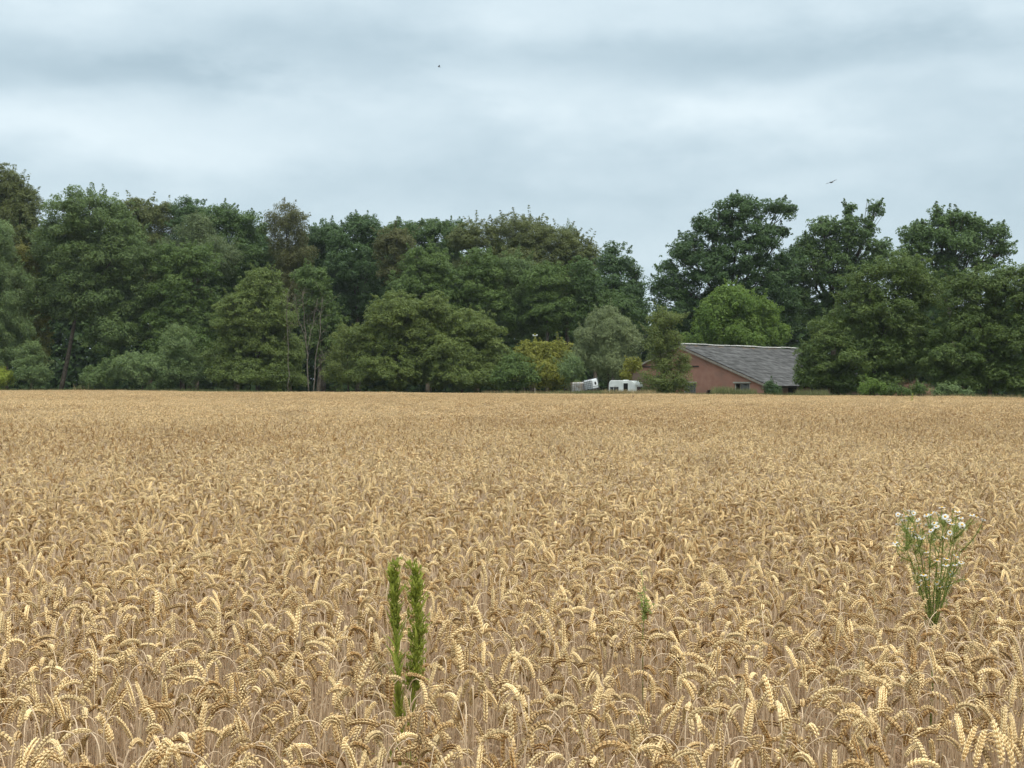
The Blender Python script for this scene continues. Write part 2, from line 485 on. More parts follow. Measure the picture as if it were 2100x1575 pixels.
def build_wheat():
    rg = random.Random(11)
    lib = bpy.data.collections.new('wheat_kinds')      # shapes the field is sown with; not part of the scene itself
    def keep(me, name):
        o = bpy.data.objects.new(name, me); lib.objects.link(o)
    NH, NM, NF = 60, 12, 8
    hi = []
    for i in range(NH):
        stem, ear, Le, kind = stalk_curves(rg)
        grey = rg.random() < .06
        base = rg.uniform(.08, .92)
        ms, me_, mls, mj = MB(), MB(), [], MB()
        rad = np.linspace(.0021, .0014, len(stem))
        st = rg.random()
        for q in (ms, mj): q.tube(stem, rad, 5, st, 0 if q is ms else 1, cap=False)
        seed = rg.randint(0, 10 ** 6)
        put_ear(me_, ear, Le, random.Random(seed), 0, 0, base); put_ear(mj, ear, Le, random.Random(seed), 0, 0, base)
        for _ in range(rg.choice((1, 2, 2))):
            seed = rg.randint(0, 10 ** 6)
            mls.append(MB()); put_leaf(mls[-1], stem, random.Random(seed), 0); put_leaf(mj, stem, random.Random(seed), 2)
        hi.append((kind, [('stem', ms.mesh('stem', M_stem, True)), ('ear', me_.mesh('ear', M_ear, True))] + [('dry_leaf', x.mesh('leaf', M_dry)) for x in mls]))
        keep(mj.mesh('stalk', [M_ear, M_stem, M_dry], True), 'a_stalk_%03d' % i)
    def clump(n, rad, lod, mean):
        mb = MB()
        for _ in range(n):
            stem, ear, Le, kind = stalk_curves(rg)
            az = rg.uniform(0, 6.283); rm = rotz(az)
            r_ = rad * math.sqrt(rg.random()); ph = rg.uniform(0, 6.283); off = np.array([r_ * math.cos(ph), r_ * math.sin(ph), 0])
            sk = np.array([1, 1, rg.uniform(.95, 1.05)])
            stem = (stem * sk) @ rm.T + off; ear = (ear * sk) @ rm.T + off
            base = min(1, max(0, rg.gauss(mean, .29)))
            if lod == 1:
                mb.tube(stem[[0, 3, 5, 8]], .0022, 3, rg.random(), 1, cap=False)
                put_ear(mb, ear, Le, rg, 1, 0, base)
                if rg.random() < .7: put_leaf(mb, stem, rg, 2, wide=.006)
            else:
                mb.tube(stem[[0, 3, 8]], .0035, 3, rg.random(), 1, cap=False)
                mb.tube(ear[[0, 2, 5, 8, 11]], np.array([.0035, .0064, .0066, .0058, .002]), 4, np.clip(base - .08 + np.repeat(np.array([rg.uniform(-.25, .25) for _ in range(5)]), 4), 0, 1), 0, cap=False)
        return mb.mesh('clump', [M_ear, M_stem, M_dry], True)
    for i in range(NM): keep(clump(14, .13, 1, .36 + .26 * (i >= NM // 2)), 'b_clump_%03d' % i)
    for i in range(NF): keep(clump(120, .36, 2, .38 + .24 * (i >= NF // 2)), 'c_clump_%03d' % i)

    rs = np.random.RandomState(5)
    def field_noise(x, y):
        v = np.zeros_like(x)
        for k, (fx, fy, ph, am) in enumerate(((.31, .17, .4, 1), (-.13, .29, 2.2, 1), (.71, -.43, 1.1, .6), (.9, 1.1, 4, .5), (-1.7, .8, .2, .4), (2.3, 2.9, 3, .3))):
            v += am * np.sin(fx * x + fy * y + ph)
        return v / 2.2
    def spots(y0, y1, cell, soft, b0=0, b1=0):
        ys = np.arange(y0, y1, cell)
        out = []
        for y in ys:
            hw = .42 * y * 1.18 + 4.5
            xs = np.arange(-hw, hw, cell)
            out.append(np.stack([xs + rs.uniform(-.5, .5, len(xs)) * cell * 1.15, y + rs.uniform(-.5, .5, len(xs)) * cell * 1.15], 1))
        p = np.concatenate(out)
        p = p[(p[:, 1] > y0 + b0 * (.5 + rs.uniform(-.5, .5, len(p)))) & (p[:, 1] < y1 - b1 * (.5 + rs.uniform(-.5, .5, len(p))))]
        e = edge(p[:, 0] / np.maximum(p[:, 1], .1) * F + 1050)
        return p[p[:, 1] < e - soft - rs.uniform(0, .12, len(p))]
    near = spots(1.5, 11.0, .057, 0, 0, 3)
    mid = spots(8.0, 40.0, .214, .1, 3, 14)
    far = spots(26.0, 176.0, .62, .35, 14, 0)
    # room for the tall weeds
    for wx, wy in WEED_SPOTS:
        near = near[np.hypot(near[:, 0] - wx, near[:, 1] - wy) > .022]
    nvar = rs.randint(0, NH, len(near)); nrot = rs.uniform(0, 6.283, len(near))
    nscl = 1 + .035 * field_noise(near[:, 0] * 2, near[:, 1] * 2) + rs.normal(0, .018, len(near))
    wscl = rs.uniform(.78, 1.15, len(near))
    # the three hundred that show largest are stalks of their own
    ppx = near[:, 0] / near[:, 1] * F + 1050
    py_top = 789.5 + (CZ - .86 * nscl) / near[:, 1] * F
    show = (ppx > -10) & (ppx < 2110) & (py_top < 1585)
    order = np.argsort(np.where(show, near[:, 1], 1e9))[:300]
    rest = np.ones(len(near), bool); rest[order] = False
    first = {}
    for k in order:
        i = int(nvar[k])
        loc = (near[k, 0], near[k, 1], 0)
        root = empty('wheat_stalk', loc, nrot[k]); root.scale = (wscl[k], wscl[k], nscl[k]); root.rotation_euler = (rs.normal(0, .045), rs.normal(0, .045), nrot[k])
        tag(root, {'arc': 'ripe wheat stalk with its ear bent over in an arch, front rows of the field', 'hang': 'ripe wheat stalk with its ear hanging straight down, front rows of the field', 'up': 'ripe wheat stalk with its ear still upright, front rows of the field'}[hi[i][0]], 'wheat', 'wheat stalks at the front of the field')
        if i not in first:
            first[i] = [obj(nm, me, root) for nm, me in hi[i][1]]
        else:
            for o in first[i]:
                c = o.copy(); c.parent = root; COL.objects.link(c)
    near, nvar, nrot, nscl, wscl = near[rest], nvar[rest], nrot[rest], nscl[rest], wscl[rest]
    def pick(p, n):
        bright = field_noise(p[:, 0] * .35 + 2, p[:, 1] * .35) * .55 + .5 + rs.uniform(-.45, .45, len(p)) > .5
        return rs.randint(0, n // 2, len(p)) + (n // 2) * bright
    P = np.concatenate([near, mid, far])
    var = np.concatenate([nvar, NH + pick(mid, NM), NH + NM + pick(far, NF)])
    rz = np.concatenate([nrot, rs.uniform(0, 6.283, len(mid) + len(far))])
    q = P[len(near):]
    zz = np.concatenate([nscl, 1 + .065 * field_noise(q[:, 0] * .8, q[:, 1] * .8) + rs.normal(0, .015, len(q))])
    ww = np.concatenate([wscl, np.ones(len(q))])
    me = bpy.data.meshes.new('wheat')
    me.vertices.add(len(P))
    me.vertices.foreach_set('co', np.concatenate([P, np.full((len(P), 1), .0)], 1).astype(np.float32).ravel())
    a_ = me.attributes.new('kind_index', 'INT', 'POINT'); a_.data.foreach_set('value', var.astype(np.int32))
    tl = rs.normal(0, .045, (len(P), 2)); wild = rs.random_sample(len(P)) < .05; tl[wild] *= 4; tl[len(near):] *= .3
    a_ = me.attributes.new('turn', 'FLOAT_VECTOR', 'POINT'); a_.data.foreach_set('vector', np.stack([tl[:, 0], tl[:, 1], rz], 1).astype(np.float32).ravel())
    a_ = me.attributes.new('size', 'FLOAT_VECTOR', 'POINT'); a_.data.foreach_set('vector', np.stack([ww, ww, zz], 1).astype(np.float32).ravel())
    o = obj('wheat', me)
    tag(o, 'ripe golden wheat filling the field back to the trees', 'wheat', kind='stuff')
    ng = bpy.data.node_groups.new('sow', 'GeometryNodeTree')
    ng.interface.new_socket('Geometry', in_out='INPUT', socket_type='NodeSocketGeometry')
    ng.interface.new_socket('Geometry', in_out='OUTPUT', socket_type='NodeSocketGeometry')
    gi, go = ng.nodes.new('NodeGroupInput'), ng.nodes.new('NodeGroupOutput')
    ip = ng.nodes.new('GeometryNodeInstanceOnPoints'); ci = ng.nodes.new('GeometryNodeCollectionInfo')
    ci.inputs['Collection'].default_value = lib
    ci.inputs['Separate Children'].default_value = True; ci.inputs['Reset Children'].default_value = True
    def na(nm, dt):
        x = ng.nodes.new('GeometryNodeInputNamedAttribute'); x.data_type = dt; x.inputs['Name'].default_value = nm
        return x.outputs['Attribute']
    K = ng.links.new
    K(gi.outputs[0], ip.inputs['Points']); K(ci.outputs[0], ip.inputs['Instance'])
    ip.inputs['Pick Instance'].default_value = True
    K(na('kind_index', 'INT'), ip.inputs['Instance Index'])
    K(na('turn', 'FLOAT_VECTOR'), ip.inputs['Rotation']); K(na('size', 'FLOAT_VECTOR'), ip.inputs['Scale'])
    K(ip.outputs[0], go.inputs[0])
    md = o.modifiers.new('sow', 'NODES'); md.node_group = ng
    print('WHEAT points', len(near), len(mid), len(far))
FLEA = [((810, 3.75), 'a'), ((853, 3.72), 'b')]
CHAM_Y = 4.9
WEED_SPOTS = [((810 - 1050) / F * 3.75, 3.75), ((853 - 1050) / F * 3.72, 3.72), ((1905 - 1050) / F * 4.9, 4.9), ((1322 - 1050) / F * 4.3, 4.3)]
build_wheat()

# ------------------------------------------------------------------ trees
STYLE = {  # lobe radius, flatten, leaf length, leaf width, droop (-) or lift (+) of the leaf, lobes spread, leaf density, sprigs
    'oak':    dict(shoot=1.0, rl=.98, flat=.70, ll=.34, lw=.30, lift=.0, dens=120, jit=(.70, 1.04), sprig=.55),
    'beech':  dict(shoot=1.9, rl=1.05, flat=.62, ll=.46, lw=.20, lift=.10, dens=125, jit=(.72, 1.05), sprig=.9),
    'layer':  dict(shoot=1.5, rl=1.00, flat=.64, ll=.38, lw=.22, lift=-.25, dens=130, jit=(.68, 1.06), sprig=.8),
    'alder':  dict(shoot=1.5, rl=1.15, flat=.70, ll=.34, lw=.24, lift=-.25, dens=120, jit=(.66, 1.06), sprig=.6),
    'willow': dict(shoot=1.6, rl=.85, flat=1.15, ll=.42, lw=.10, lift=.55, dens=260, jit=(.7, 1.05), sprig=.8),
    'birch':  dict(shoot=1.5, rl=.95, flat=.95, ll=.36, lw=.16, lift=-.6, dens=150, jit=(.66, 1.06), sprig=.7),
    'poplar': dict(shoot=1.7, rl=.80, flat=1.05, ll=.30, lw=.24, lift=.30, dens=150, jit=(.7, 1.06), sprig=1.0),
    'shrub':  dict(shoot=1.0, rl=.62, flat=.85, ll=.26, lw=.15, lift=.15, dens=210, jit=(.7, 1.06), sprig=.9),
    'thin':   dict(shoot=1.2, rl=.55, flat=.8, ll=.22, lw=.13, lift=-.1, dens=170, jit=(.55, 1.1), sprig=.4),
}
def leaf_cloud(mb, P, Nrm, ll, lw, lift, rs, tint, Out):
    n = len(P)
    Nrm = unit(Nrm)
    t = rs.normal(0, 1, (n, 3)) + Out * .6 + np.array([0, 0, lift * 2.2])
    t = unit(t - Nrm * np.sum(t * Nrm, 1, keepdims=True))
    b = np.cross(Nrm, t)
    l_ = ll * rs.uniform(.65, 1.35, n)[:, None]; w_ = lw * rs.uniform(.65, 1.35, n)[:, None]
    sk = rs.uniform(-.35, .35, n)[:, None]
    v = np.stack([P - t * l_ * .45 + b * w_ * (.5 + sk * .3), P + t * l_ * .55 + b * w_ * sk, P - t * l_ * (.35 - sk * .4) - b * w_ * .5], 1)
    mb.add(v.reshape(-1, 3), np.arange(n * 3).reshape(-1, 3), None, np.repeat(tint, 3))

def bez(p0, p1, p2, n):
    u = np.linspace(0, 1, n)[:, None]
    return (1 - u) ** 2 * p0 + 2 * u * (1 - u) * p1 + u * u * p2

def tree(name, label, cat, leaf, style, Y, masses, base=None, rt_=None, group=None, seed=0, trunk=True, rscale=1.0, dens=1.0, lean=None, gap=0.0, depth=.9, tr=.22, twigs=5, bark=None, size=1.0):
    rg = random.Random(seed * 7 + 3); rs = np.random.RandomState(seed * 13 + 5)
    S = dict(STYLE[style])
    s = F / Y
    if Y < 150 and style == 'layer': size *= .84
    if Y > 170: dens *= .85
    C = np.array([W(mx, my, Y) for mx, my, rx, ry in masses])
    Rr = np.array([[rx / s, max(rx, ry * .7) / s * depth, ry / s] for mx, my, rx, ry in masses])
    C[:, 1] += rs.uniform(-.35, .35, len(C)) * Rr[:, 1]
    bx = base if base is not None else float(np.average([mm[0] for mm in masses], weights=[mm[2] for mm in masses]))
    B0 = W(bx, 0, Y); B0[2] = 0
    root = empty(name, tuple(B0))
    tag(root, label, cat, group)
    rl0 = S['rl'] * rscale
    mb = MB(); lobes = []
    for i in range(len(C)):
        c, r = C[i], Rr[i]
        p = 1.6
        A = 4 * math.pi * (((r[0] * r[1]) ** p + (r[0] * r[2]) ** p + (r[1] * r[2]) ** p) / 3) ** (1 / p)
        rl = min(rl0, .55 * r.min() + .15)
        n = int(max(5, A / (math.pi * rl * rl) * 1.75))
        d = unit(rs.normal(0, 1, (n, 3)))
        d = d[(d[:, 2] > -.35) | (rs.random_sample(n) < .45)]
        d = d[(d[:, 1] < .35) | (rs.random_sample(len(d)) < .6)]
        if gap > 0: d = d[rs.random_sample(len(d)) > gap]
        f = rs.uniform(*S['jit'], len(d))[:, None]
        # uneven outline: bulges and hollows over the surface
        bulge = 1 + .17 * np.sin(d[:, 0:1] * 5 + i * 2.1) * np.sin(d[:, 2:3] * 6 + i) + .10 * np.sin(d[:, 0:1] * 13 + d[:, 2:3] * 11 + i)
        q = c + d * (r - rl * .45) * f * bulge
        rr = rl * rs.uniform(.65, 1.25, len(d))
        ns = int(n * S['sprig'])
        ds = unit(rs.normal(0, 1, (ns, 3)) + np.array([0, 0, .7]))
        q = np.concatenate([q, c + ds * r * (1 + (rs.random_sample((ns, 1)) ** 2) * .26 - .06)]); rr = np.concatenate([rr, rl * rs.uniform(.2, .48, ns)])
        # shoots that stand out of the outline
        for _ in range(int(np.clip(r[0] * r[2] * .55, 2, 9))):
            dd = unit(np.array([rs.normal(), rs.normal() * .6, abs(rs.normal()) + .55])); p0 = c + dd * r * .93; L_ = rs.uniform(.5, 1.0) * S['shoot'] * rscale
            g = unit(dd * np.array([1, 1, .8]) + np.array([rs.normal() * .25, 0, .45 + S['lift'] * .5]))
            for k_, (o_, w_) in enumerate(((0, .42), (.35, .34), (.65, .26), (.9, .18), (1.1, .11))):
                q = np.concatenate([q, (p0 + g * o_ * L_)[None]]); rr = np.concatenate([rr, [w_ * rscale * .9]])
        # inner fill
        ni = int(n * .22 * (1 - gap))
        di = unit(rs.normal(0, 1, (ni, 3))); q = np.concatenate([q, c + di * r * rs.uniform(.1, .6, (ni, 1))]); rr = np.concatenate([rr, rl * rs.uniform(.8, 1.2, ni)])
        keep = q[:, 2] > .25
        for j in range(len(C)):
            if j != i: keep &= np.sum(((q - C[j]) / Rr[j]) ** 2, 1) > .45
        q, rr = q[keep], rr[keep]
        if not len(q): continue
        lobes.append(q)
        cnt = np.maximum(9, (S['dens'] * 1.6 * dens * rr * rr / (size * size)).astype(int))
        idx = np.repeat(np.arange(len(q)), cnt)
        back = np.clip(((q - c) / r)[idx][:, 1], 0, 1)
        idx = idx[rs.random_sample(len(idx)) > back * .75]; N = len(idx)
        u = unit(rs.normal(0, 1, (N, 3)) + np.array([0, 0, .25]))
        rad = rr[idx] * (.45 + .62 * rs.random_sample(N) ** .6)
        out = unit((q - c) / r)[idx]
        P = q[idx] + u * rad[:, None] * np.array([1, 1, S['flat']])
        if S['flat'] < .68:      # layered sprays tilt down and outwards
            P[:, 2] -= .28 * np.sum((P - q[idx])[:, :2] * out[:, :2], 1)
        nr = u * np.array([1, 1, 1 / S['flat']]) * .8 + rs.normal(0, .55, (N, 3)) + out * .35 + np.array([0, 0, .55])
        lt = np.clip(rs.normal(.5, .17, len(q)), 0, 1)[idx] + rs.uniform(-.25, .25, N)
        P[:, 2] = np.maximum(P[:, 2], .08)
        leaf_cloud(mb, P - B0, nr, S['ll'] * .74 * size, S['lw'] * .74 * size, S['lift'], rs, np.clip(lt, 0, 1), out)
    crown_me = mb.mesh('crown', LEAF[leaf])
    if trunk:
        tb = MB()
        top = max(C[:, 2] + Rr[:, 2])
        cen = np.average(C, axis=0, weights=Rr.prod(1))
        rt = rt_ or max(.06, top * .013)
        fork = cen.copy(); fork[2] = max(.25 * top, min(cen[2] * .75, .5 * top))
        if lean is not None: fork = W(lean[0], lean[1], Y)
        k = np.array([rs.uniform(-.3, .3), rs.uniform(-.3, .3), 0])
        tp = bez(B0, (B0 + fork) / 2 + k, fork, 7)
        tb.tube(tp - B0, np.linspace(rt * 1.25, rt * .75, 7), 8)
        for i in range(len(C)):
            e = C[i].copy(); e[2] += Rr[i][2] * .25
            if e[2] < fork[2] * .6: continue
            ctl = fork * .45 + e * .55 + np.array([0, 0, -.12 * np.linalg.norm(e - fork)]) + rs.normal(0, .25, 3)
            lp = bez(fork, ctl, e, 7)
            tb.tube(lp - B0, np.linspace(rt * .6, rt * .2, 7), 6)
            if i < len(lobes) and len(lobes[i]):
                for q in lobes[i][rs.permutation(len(lobes[i]))[:twigs]]:
                    st = lp[rs.randint(3, 7)]
                    tb.tube(bez(st, (st + q) / 2 + rs.normal(0, .2, 3), q, 5) - B0, np.linspace(rt * .2, .02, 5), 4)
        tb.build('trunk', bark or M_bark, root, True)
    obj('crown', crown_me, root)
    return root

WOOD = 'trees of the wood behind the field'
SHR = 'shrubs along the field edge'
TREES = [
 # ---- behind, left to right
 ('broadleaf_tree', 'tall olive tree, highest of the wood, cut by the picture edge', 'tree', 'beech', 'beech', 178, [(8, 390, 42, 52), (48, 428, 42, 46), (-40, 420, 60, 80), (30, 500, 70, 80), (10, 590, 80, 70)], WOOD),
 ('broadleaf_tree', 'olive brown tree just past the big leaning tree, top showing behind its shoulder', 'tree', 'beech', 'beech', 186, [(285, 445, 55, 35), (330, 455, 45, 38), (300, 500, 70, 60), (310, 580, 70, 70)], WOOD),
 ('broadleaf_tree', 'small dark rounded crown poking above the skyline behind the pale birch like tree', 'tree', 'oakdark', 'oak', 184, [(385, 435, 36, 30), (395, 485, 52, 48), (390, 560, 60, 60)], WOOD),
 ('broadleaf_tree', 'pale grey green birch like tree with soft drooping foliage under the dark skyline crowns', 'tree', 'birch', 'birch', 174, [(405, 480, 38, 38), (430, 530, 62, 42), (360, 535, 45, 40)], WOOD),
 ('broadleaf_tree', 'dark green knobbly crown between the birch like tree and the tall brown tree', 'tree', 'oak', 'oak', 180, [(450, 450, 42, 34), (505, 470, 42, 36), (480, 530, 70, 55), (500, 600, 70, 60)], WOOD),
 ('broadleaf_tree', 'tall brown tinged tree with a dome top rising above its green neighbours', 'tree', 'brown', 'birch', 179, [(587, 465, 44, 42), (592, 520, 50, 50), (600, 590, 46, 50)], WOOD),
 ('broadleaf_tree', 'dark crown with a low even top right of the tall brown tree', 'tree', 'oakdark', 'oak', 186, [(668, 485, 40, 30), (650, 530, 50, 50), (670, 600, 60, 60)], WOOD),
 ('broadleaf_tree', 'big dark oak like crown peaking in the middle of the wood skyline', 'tree', 'oakdark', 'oak', 180, [(742, 470, 40, 30), (710, 500, 45, 40), (770, 500, 40, 36), (730, 560, 70, 55), (730, 630, 70, 60)], WOOD),
 ('broadleaf_tree', 'narrow brownish tree tucked between two green crowns above the big bush', 'tree', 'brown', 'beech', 172, [(812, 505, 42, 34), (815, 550, 44, 42)], WOOD),
 ('broadleaf_tree', 'green crown with small peaks on the skyline behind the narrow brownish tree', 'tree', 'oak', 'oak', 190, [(830, 480, 45, 26), (885, 485, 50, 32), (930, 490, 45, 36), (880, 560, 80, 60)], WOOD),
 ('broadleaf_tree', 'broad olive brown beech like crown, the widest dome of the wood', 'tree', 'beech', 'beech', 182, [(1065, 492, 75, 48), (975, 492, 55, 34), (1140, 515, 70, 44), (1195, 540, 38, 46), (1060, 560, 120, 55), (1150, 590, 90, 60)], WOOD),
 ('broadleaf_tree', 'thin light tree top, loose and feathery, on the shoulder of the wide olive dome', 'tree', 'birch', 'thin', 188, [(1166, 478, 16, 22), (1160, 505, 22, 20)], WOOD),
 ('broadleaf_tree', 'dark tree ending the wood beside the open gap of sky', 'tree', 'oakdark', 'oak', 172, [(1262, 545, 40, 42), (1298, 590, 26, 42), (1250, 610, 60, 60), (1290, 660, 45, 60), (1230, 680, 60, 60)], WOOD),
 # ---- second row
 ('broadleaf_tree', 'huge full green tree with a pale leaning trunk in the dark shade beneath it', 'tree', 'alder', 'alder', 160, [(185, 455, 85, 62), (125, 520, 62, 70), (255, 520, 55, 80), (190, 540, 95, 70), (175, 610, 95, 60), (262, 620, 48, 66), (110, 610, 45, 50), (235, 690, 60, 45)], WOOD, dict(base=122, lean=(160, 615), rt_=.26)),
 ('broadleaf_tree', 'mid green layered tree between the huge leaning tree and the feathery pale one', 'tree', 'green', 'layer', 160, [(345, 545, 50, 45), (405, 545, 48, 40), (370, 610, 70, 60), (350, 680, 62, 60), (410, 660, 50, 60), (380, 730, 70, 50)], WOOD),
 ('broadleaf_tree', 'fresh green top peering over the bare dead trees', 'tree', 'green', 'layer', 160, [(640, 575, 38, 30), (645, 625, 42, 45), (665, 690, 50, 60)], WOOD),
 ('broadleaf_tree', 'green tree directly behind the first hump of the big bush', 'tree', 'green', 'layer', 158, [(875, 545, 52, 42), (850, 590, 55, 50), (900, 620, 60, 60)], WOOD),
 ('broadleaf_tree', 'green tree below the wide olive dome with a pointed bright top', 'tree', 'green', 'layer', 160, [(985, 555, 42, 42), (950, 600, 55, 50), (1000, 640, 60, 60)], WOOD),
 ('broadleaf_tree', 'blue green tree right under the middle of the wide olive dome', 'tree', 'alder', 'alder', 162, [(1060, 560, 42, 40), (1075, 610, 55, 52), (1080, 670, 60, 45)], WOOD),
 ('broadleaf_tree', 'green layered tree above the yellow shrub, trunk base in shadow', 'tree', 'green', 'layer', 157, [(1120, 585, 45, 48), (1125, 640, 60, 45)], WOOD),
 ('broadleaf_tree', 'dark green layered tree rising straight behind the silvery willow', 'tree', 'oak', 'layer', 158, [(1190, 580, 38, 45), (1200, 640, 55, 50), (1260, 650, 50, 50)], WOOD),
 # ---- front row, left
 ('willow_tree', 'tall grey green willow cut by the picture edge beside the wood', 'tree', 'sallow', 'willow', 157, [(-8, 505, 46, 52), (-5, 590, 68, 70), (5, 680, 62, 70), (-40, 740, 70, 60)], WOOD),
 ('broadleaf_tree', 'yellowing maple like tree wedged between grey willow and huge leaning tree', 'tree', 'maple', 'layer', 160, [(50, 555, 28, 50), (66, 640, 32, 62), (75, 715, 30, 50)], WOOD),
 ('shrub', 'low blue grey willow shrub by the wheat below the yellowing tree', 'shrub', 'sallow', 'shrub', 153, [(70, 762, 38, 38), (60, 730, 28, 30)], SHR),
 ('shrub', 'little yellow green bush in the bottom corner of the wood', 'shrub', 'lime', 'shrub', 153, [(2, 782, 32, 26)], SHR),
 ('shrub', 'tallest of the grey green sallow bushes, pointed top against the dark wood', 'shrub', 'sallow', 'shrub', 148, [(368, 720, 38, 48), (372, 765, 46, 40)], SHR),
 ('shrub', 'rounded grey green sallow bush in the middle of the low clump', 'shrub', 'sallow', 'shrub', 146, [(305, 765, 52, 40), (270, 755, 35, 32)], SHR),
 ('shrub', 'low darker sallow bush under the leaning trunk', 'shrub', 'alder', 'shrub', 147, [(205, 778, 42, 26), (232, 760, 26, 28)], SHR),
 ('broadleaf_tree', 'pale olive feathery tree with a pyramid outline beside the bare dead trees', 'tree', 'olive', 'layer', 146, [(535, 595, 46, 46), (505, 650, 62, 52), (565, 660, 48, 60), (520, 715, 90, 55), (478, 760, 58, 42), (580, 740, 45, 60), (530, 770, 85, 35)], WOOD, dict(rscale=.85)),
 ('shrub', 'thin brownish olive bush right of the bare dead trees', 'shrub', 'mixed', 'thin', 138, [(712, 715, 36, 48), (700, 760, 40, 42), (735, 755, 40, 45)], SHR),
 ('broadleaf_tree', 'wide olive bush like tree, first and taller hump of the pair', 'tree', 'hazel', 'layer', 137, [(815, 648, 62, 45), (780, 700, 62, 55), (850, 705, 70, 58), (800, 760, 85, 42)], WOOD, dict(rscale=.8)),
 ('broadleaf_tree', 'wide olive bush like tree, lower second hump beside the yellow shrub', 'tree', 'hazel', 'layer', 137, [(895, 650, 36, 46), (960, 680, 62, 45), (925, 735, 70, 55), (995, 740, 52, 52), (950, 775, 90, 30)], WOOD, dict(rscale=.8)),
 ('shrub', 'dark green low bush at the foot of the second olive hump', 'shrub', 'green', 'layer', 128, [(1062, 762, 36, 36), (1088, 780, 22, 24), (1040, 775, 30, 30)], SHR, dict(rscale=.7)),
 ('shrub', 'yellow leaved shrub between the olive hump and the silvery willow', 'shrub', 'yellow', 'poplar', 142, [(1085, 738, 34, 36), (1120, 728, 30, 25), (1152, 735, 32, 32), (1120, 768, 62, 30)], SHR, dict(rscale=.8)),
 ('willow_tree', 'silvery grey round willow standing behind the white tanks', 'tree', 'willow', 'willow', 139, [(1245, 680, 48, 45), (1212, 718, 36, 42), (1285, 708, 32, 42), (1250, 745, 48, 36)], WOOD),
 ('shrub', 'low grey willow shrub between the yellow shrub and the white tanks', 'shrub', 'sallow', 'willow', 134, [(1172, 762, 26, 30)], SHR),
 ('shrub', 'small yellow green bush over the caravan roof', 'shrub', 'yellow', 'shrub', 129, [(1298, 750, 18, 15), (1283, 768, 12, 15)], SHR, dict(rscale=.7)),
 ('broadleaf_tree', 'slim open tree in front of the red gable with wall showing through', 'tree', 'mixed', 'thin', 122, [(1368, 658, 38, 24), (1348, 700, 30, 34), (1380, 706, 26, 32), (1360, 745, 34, 30), (1402, 745, 20, 22), (1354, 782, 42, 26), (1392, 786, 28, 22), (1338, 797, 24, 18), (1376, 798, 38, 16)], WOOD, dict(twigs=14, dens=1.2, gap=.06)),
 # ---- right
 ('oak_tree', 'great dark oak behind the barn with a stretched arm of leaves on the sky', 'tree', 'oakdark', 'oak', 156, [(1515, 440, 52, 38), (1592, 432, 36, 24), (1604, 478, 20, 14), (1455, 475, 45, 40), (1530, 500, 65, 48), (1410, 530, 48, 48), (1480, 560, 85, 55), (1372, 590, 40, 52), (1560, 580, 55, 55), (1612, 550, 42, 40), (1595, 625, 55, 50), (1400, 650, 70, 55), (1500, 640, 90, 50)], WOOD, dict(gap=.24, twigs=10, rscale=.85)),
 ('oak_tree', 'open oak with bare antler like top branches, middle of the three by the barn', 'tree', 'oak', 'oak', 160, [(1690, 475, 42, 30), (1745, 490, 48, 42), (1652, 500, 24, 18), (1655, 535, 36, 36), (1828, 550, 26, 34), (1742, 432, 11, 18), (1796, 430, 14, 20), (1780, 470, 12, 24), (1805, 520, 28, 30), (1650, 560, 48, 48), (1710, 570, 60, 52), (1712, 518, 44, 34), (1772, 545, 44, 38), (1640, 630, 40, 48), (1710, 650, 60, 50)], WOOD, dict(gap=.28, twigs=12, rscale=.85)),
 ('oak_tree', 'spreading oak with sky between its limbs above the dark hedge trees', 'tree', 'oak', 'oak', 146, [(1955, 455, 42, 24), (1888, 482, 42, 26), (1922, 438, 16, 16), (2000, 470, 32, 24), (2045, 480, 26, 22), (1940, 500, 62, 34), (1868, 520, 34, 30), (2000, 508, 38, 26), (2050, 515, 30, 30), (1930, 560, 60, 48), (2010, 540, 26, 22)], WOOD, dict(gap=.30, twigs=12, rscale=.85)),
 ('broadleaf_tree', 'bright green full tree peeping over the barn ridge', 'tree', 'bright', 'poplar', 147, [(1505, 628, 50, 40), (1460, 655, 38, 42), (1558, 655, 42, 42), (1505, 690, 85, 40), (1602, 690, 18, 22)], WOOD),
 ('broadleaf_tree', 'dark green spreading hedge tree shading the barn roof end', 'tree', 'hedge', 'layer', 113, [(1845, 560, 62, 42), (1765, 590, 34, 46), (1755, 650, 52, 52), (1700, 700, 46, 48), (1680, 755, 44, 36), (1885, 610, 52, 55), (1810, 660, 75, 65), (1870, 720, 80, 60), (1770, 740, 80, 55), (1690, 782, 52, 24), (1775, 785, 70, 24), (1655, 738, 22, 34), (1660, 775, 26, 26), (1735, 792, 34, 22), (1738, 766, 32, 24)], WOOD, dict(rscale=.78)),
 ('broadleaf_tree', 'dark green hedge tree running out of the picture beyond the brush heap', 'tree', 'hedge', 'layer', 108, [(2045, 585, 66, 42), (1985, 610, 50, 48), (2110, 610, 62, 60), (2000, 680, 75, 62), (2080, 700, 80, 70), (1960, 735, 66, 42), (2060, 770, 90, 40), (1975, 785, 60, 24)], WOOD, dict(rscale=.75)),
 ('shrub', 'light green bush under the hedge tree next to the brush heap', 'shrub', 'bright', 'shrub', 102.8, [(1788, 793, 17, 15), (1772, 799, 13, 11), (1806, 798, 13, 13), (1818, 803, 10, 9)], SHR, dict(rscale=.55, size=.75)),
 ('shrub', 'mid green leafy bush half in front of the brush heap', 'shrub', 'green', 'shrub', 100.4, [(1832, 800, 14, 12), (1850, 804, 14, 9), (1884, 801, 16, 14), (1868, 808, 12, 8)], SHR, dict(rscale=.55, size=.75)),
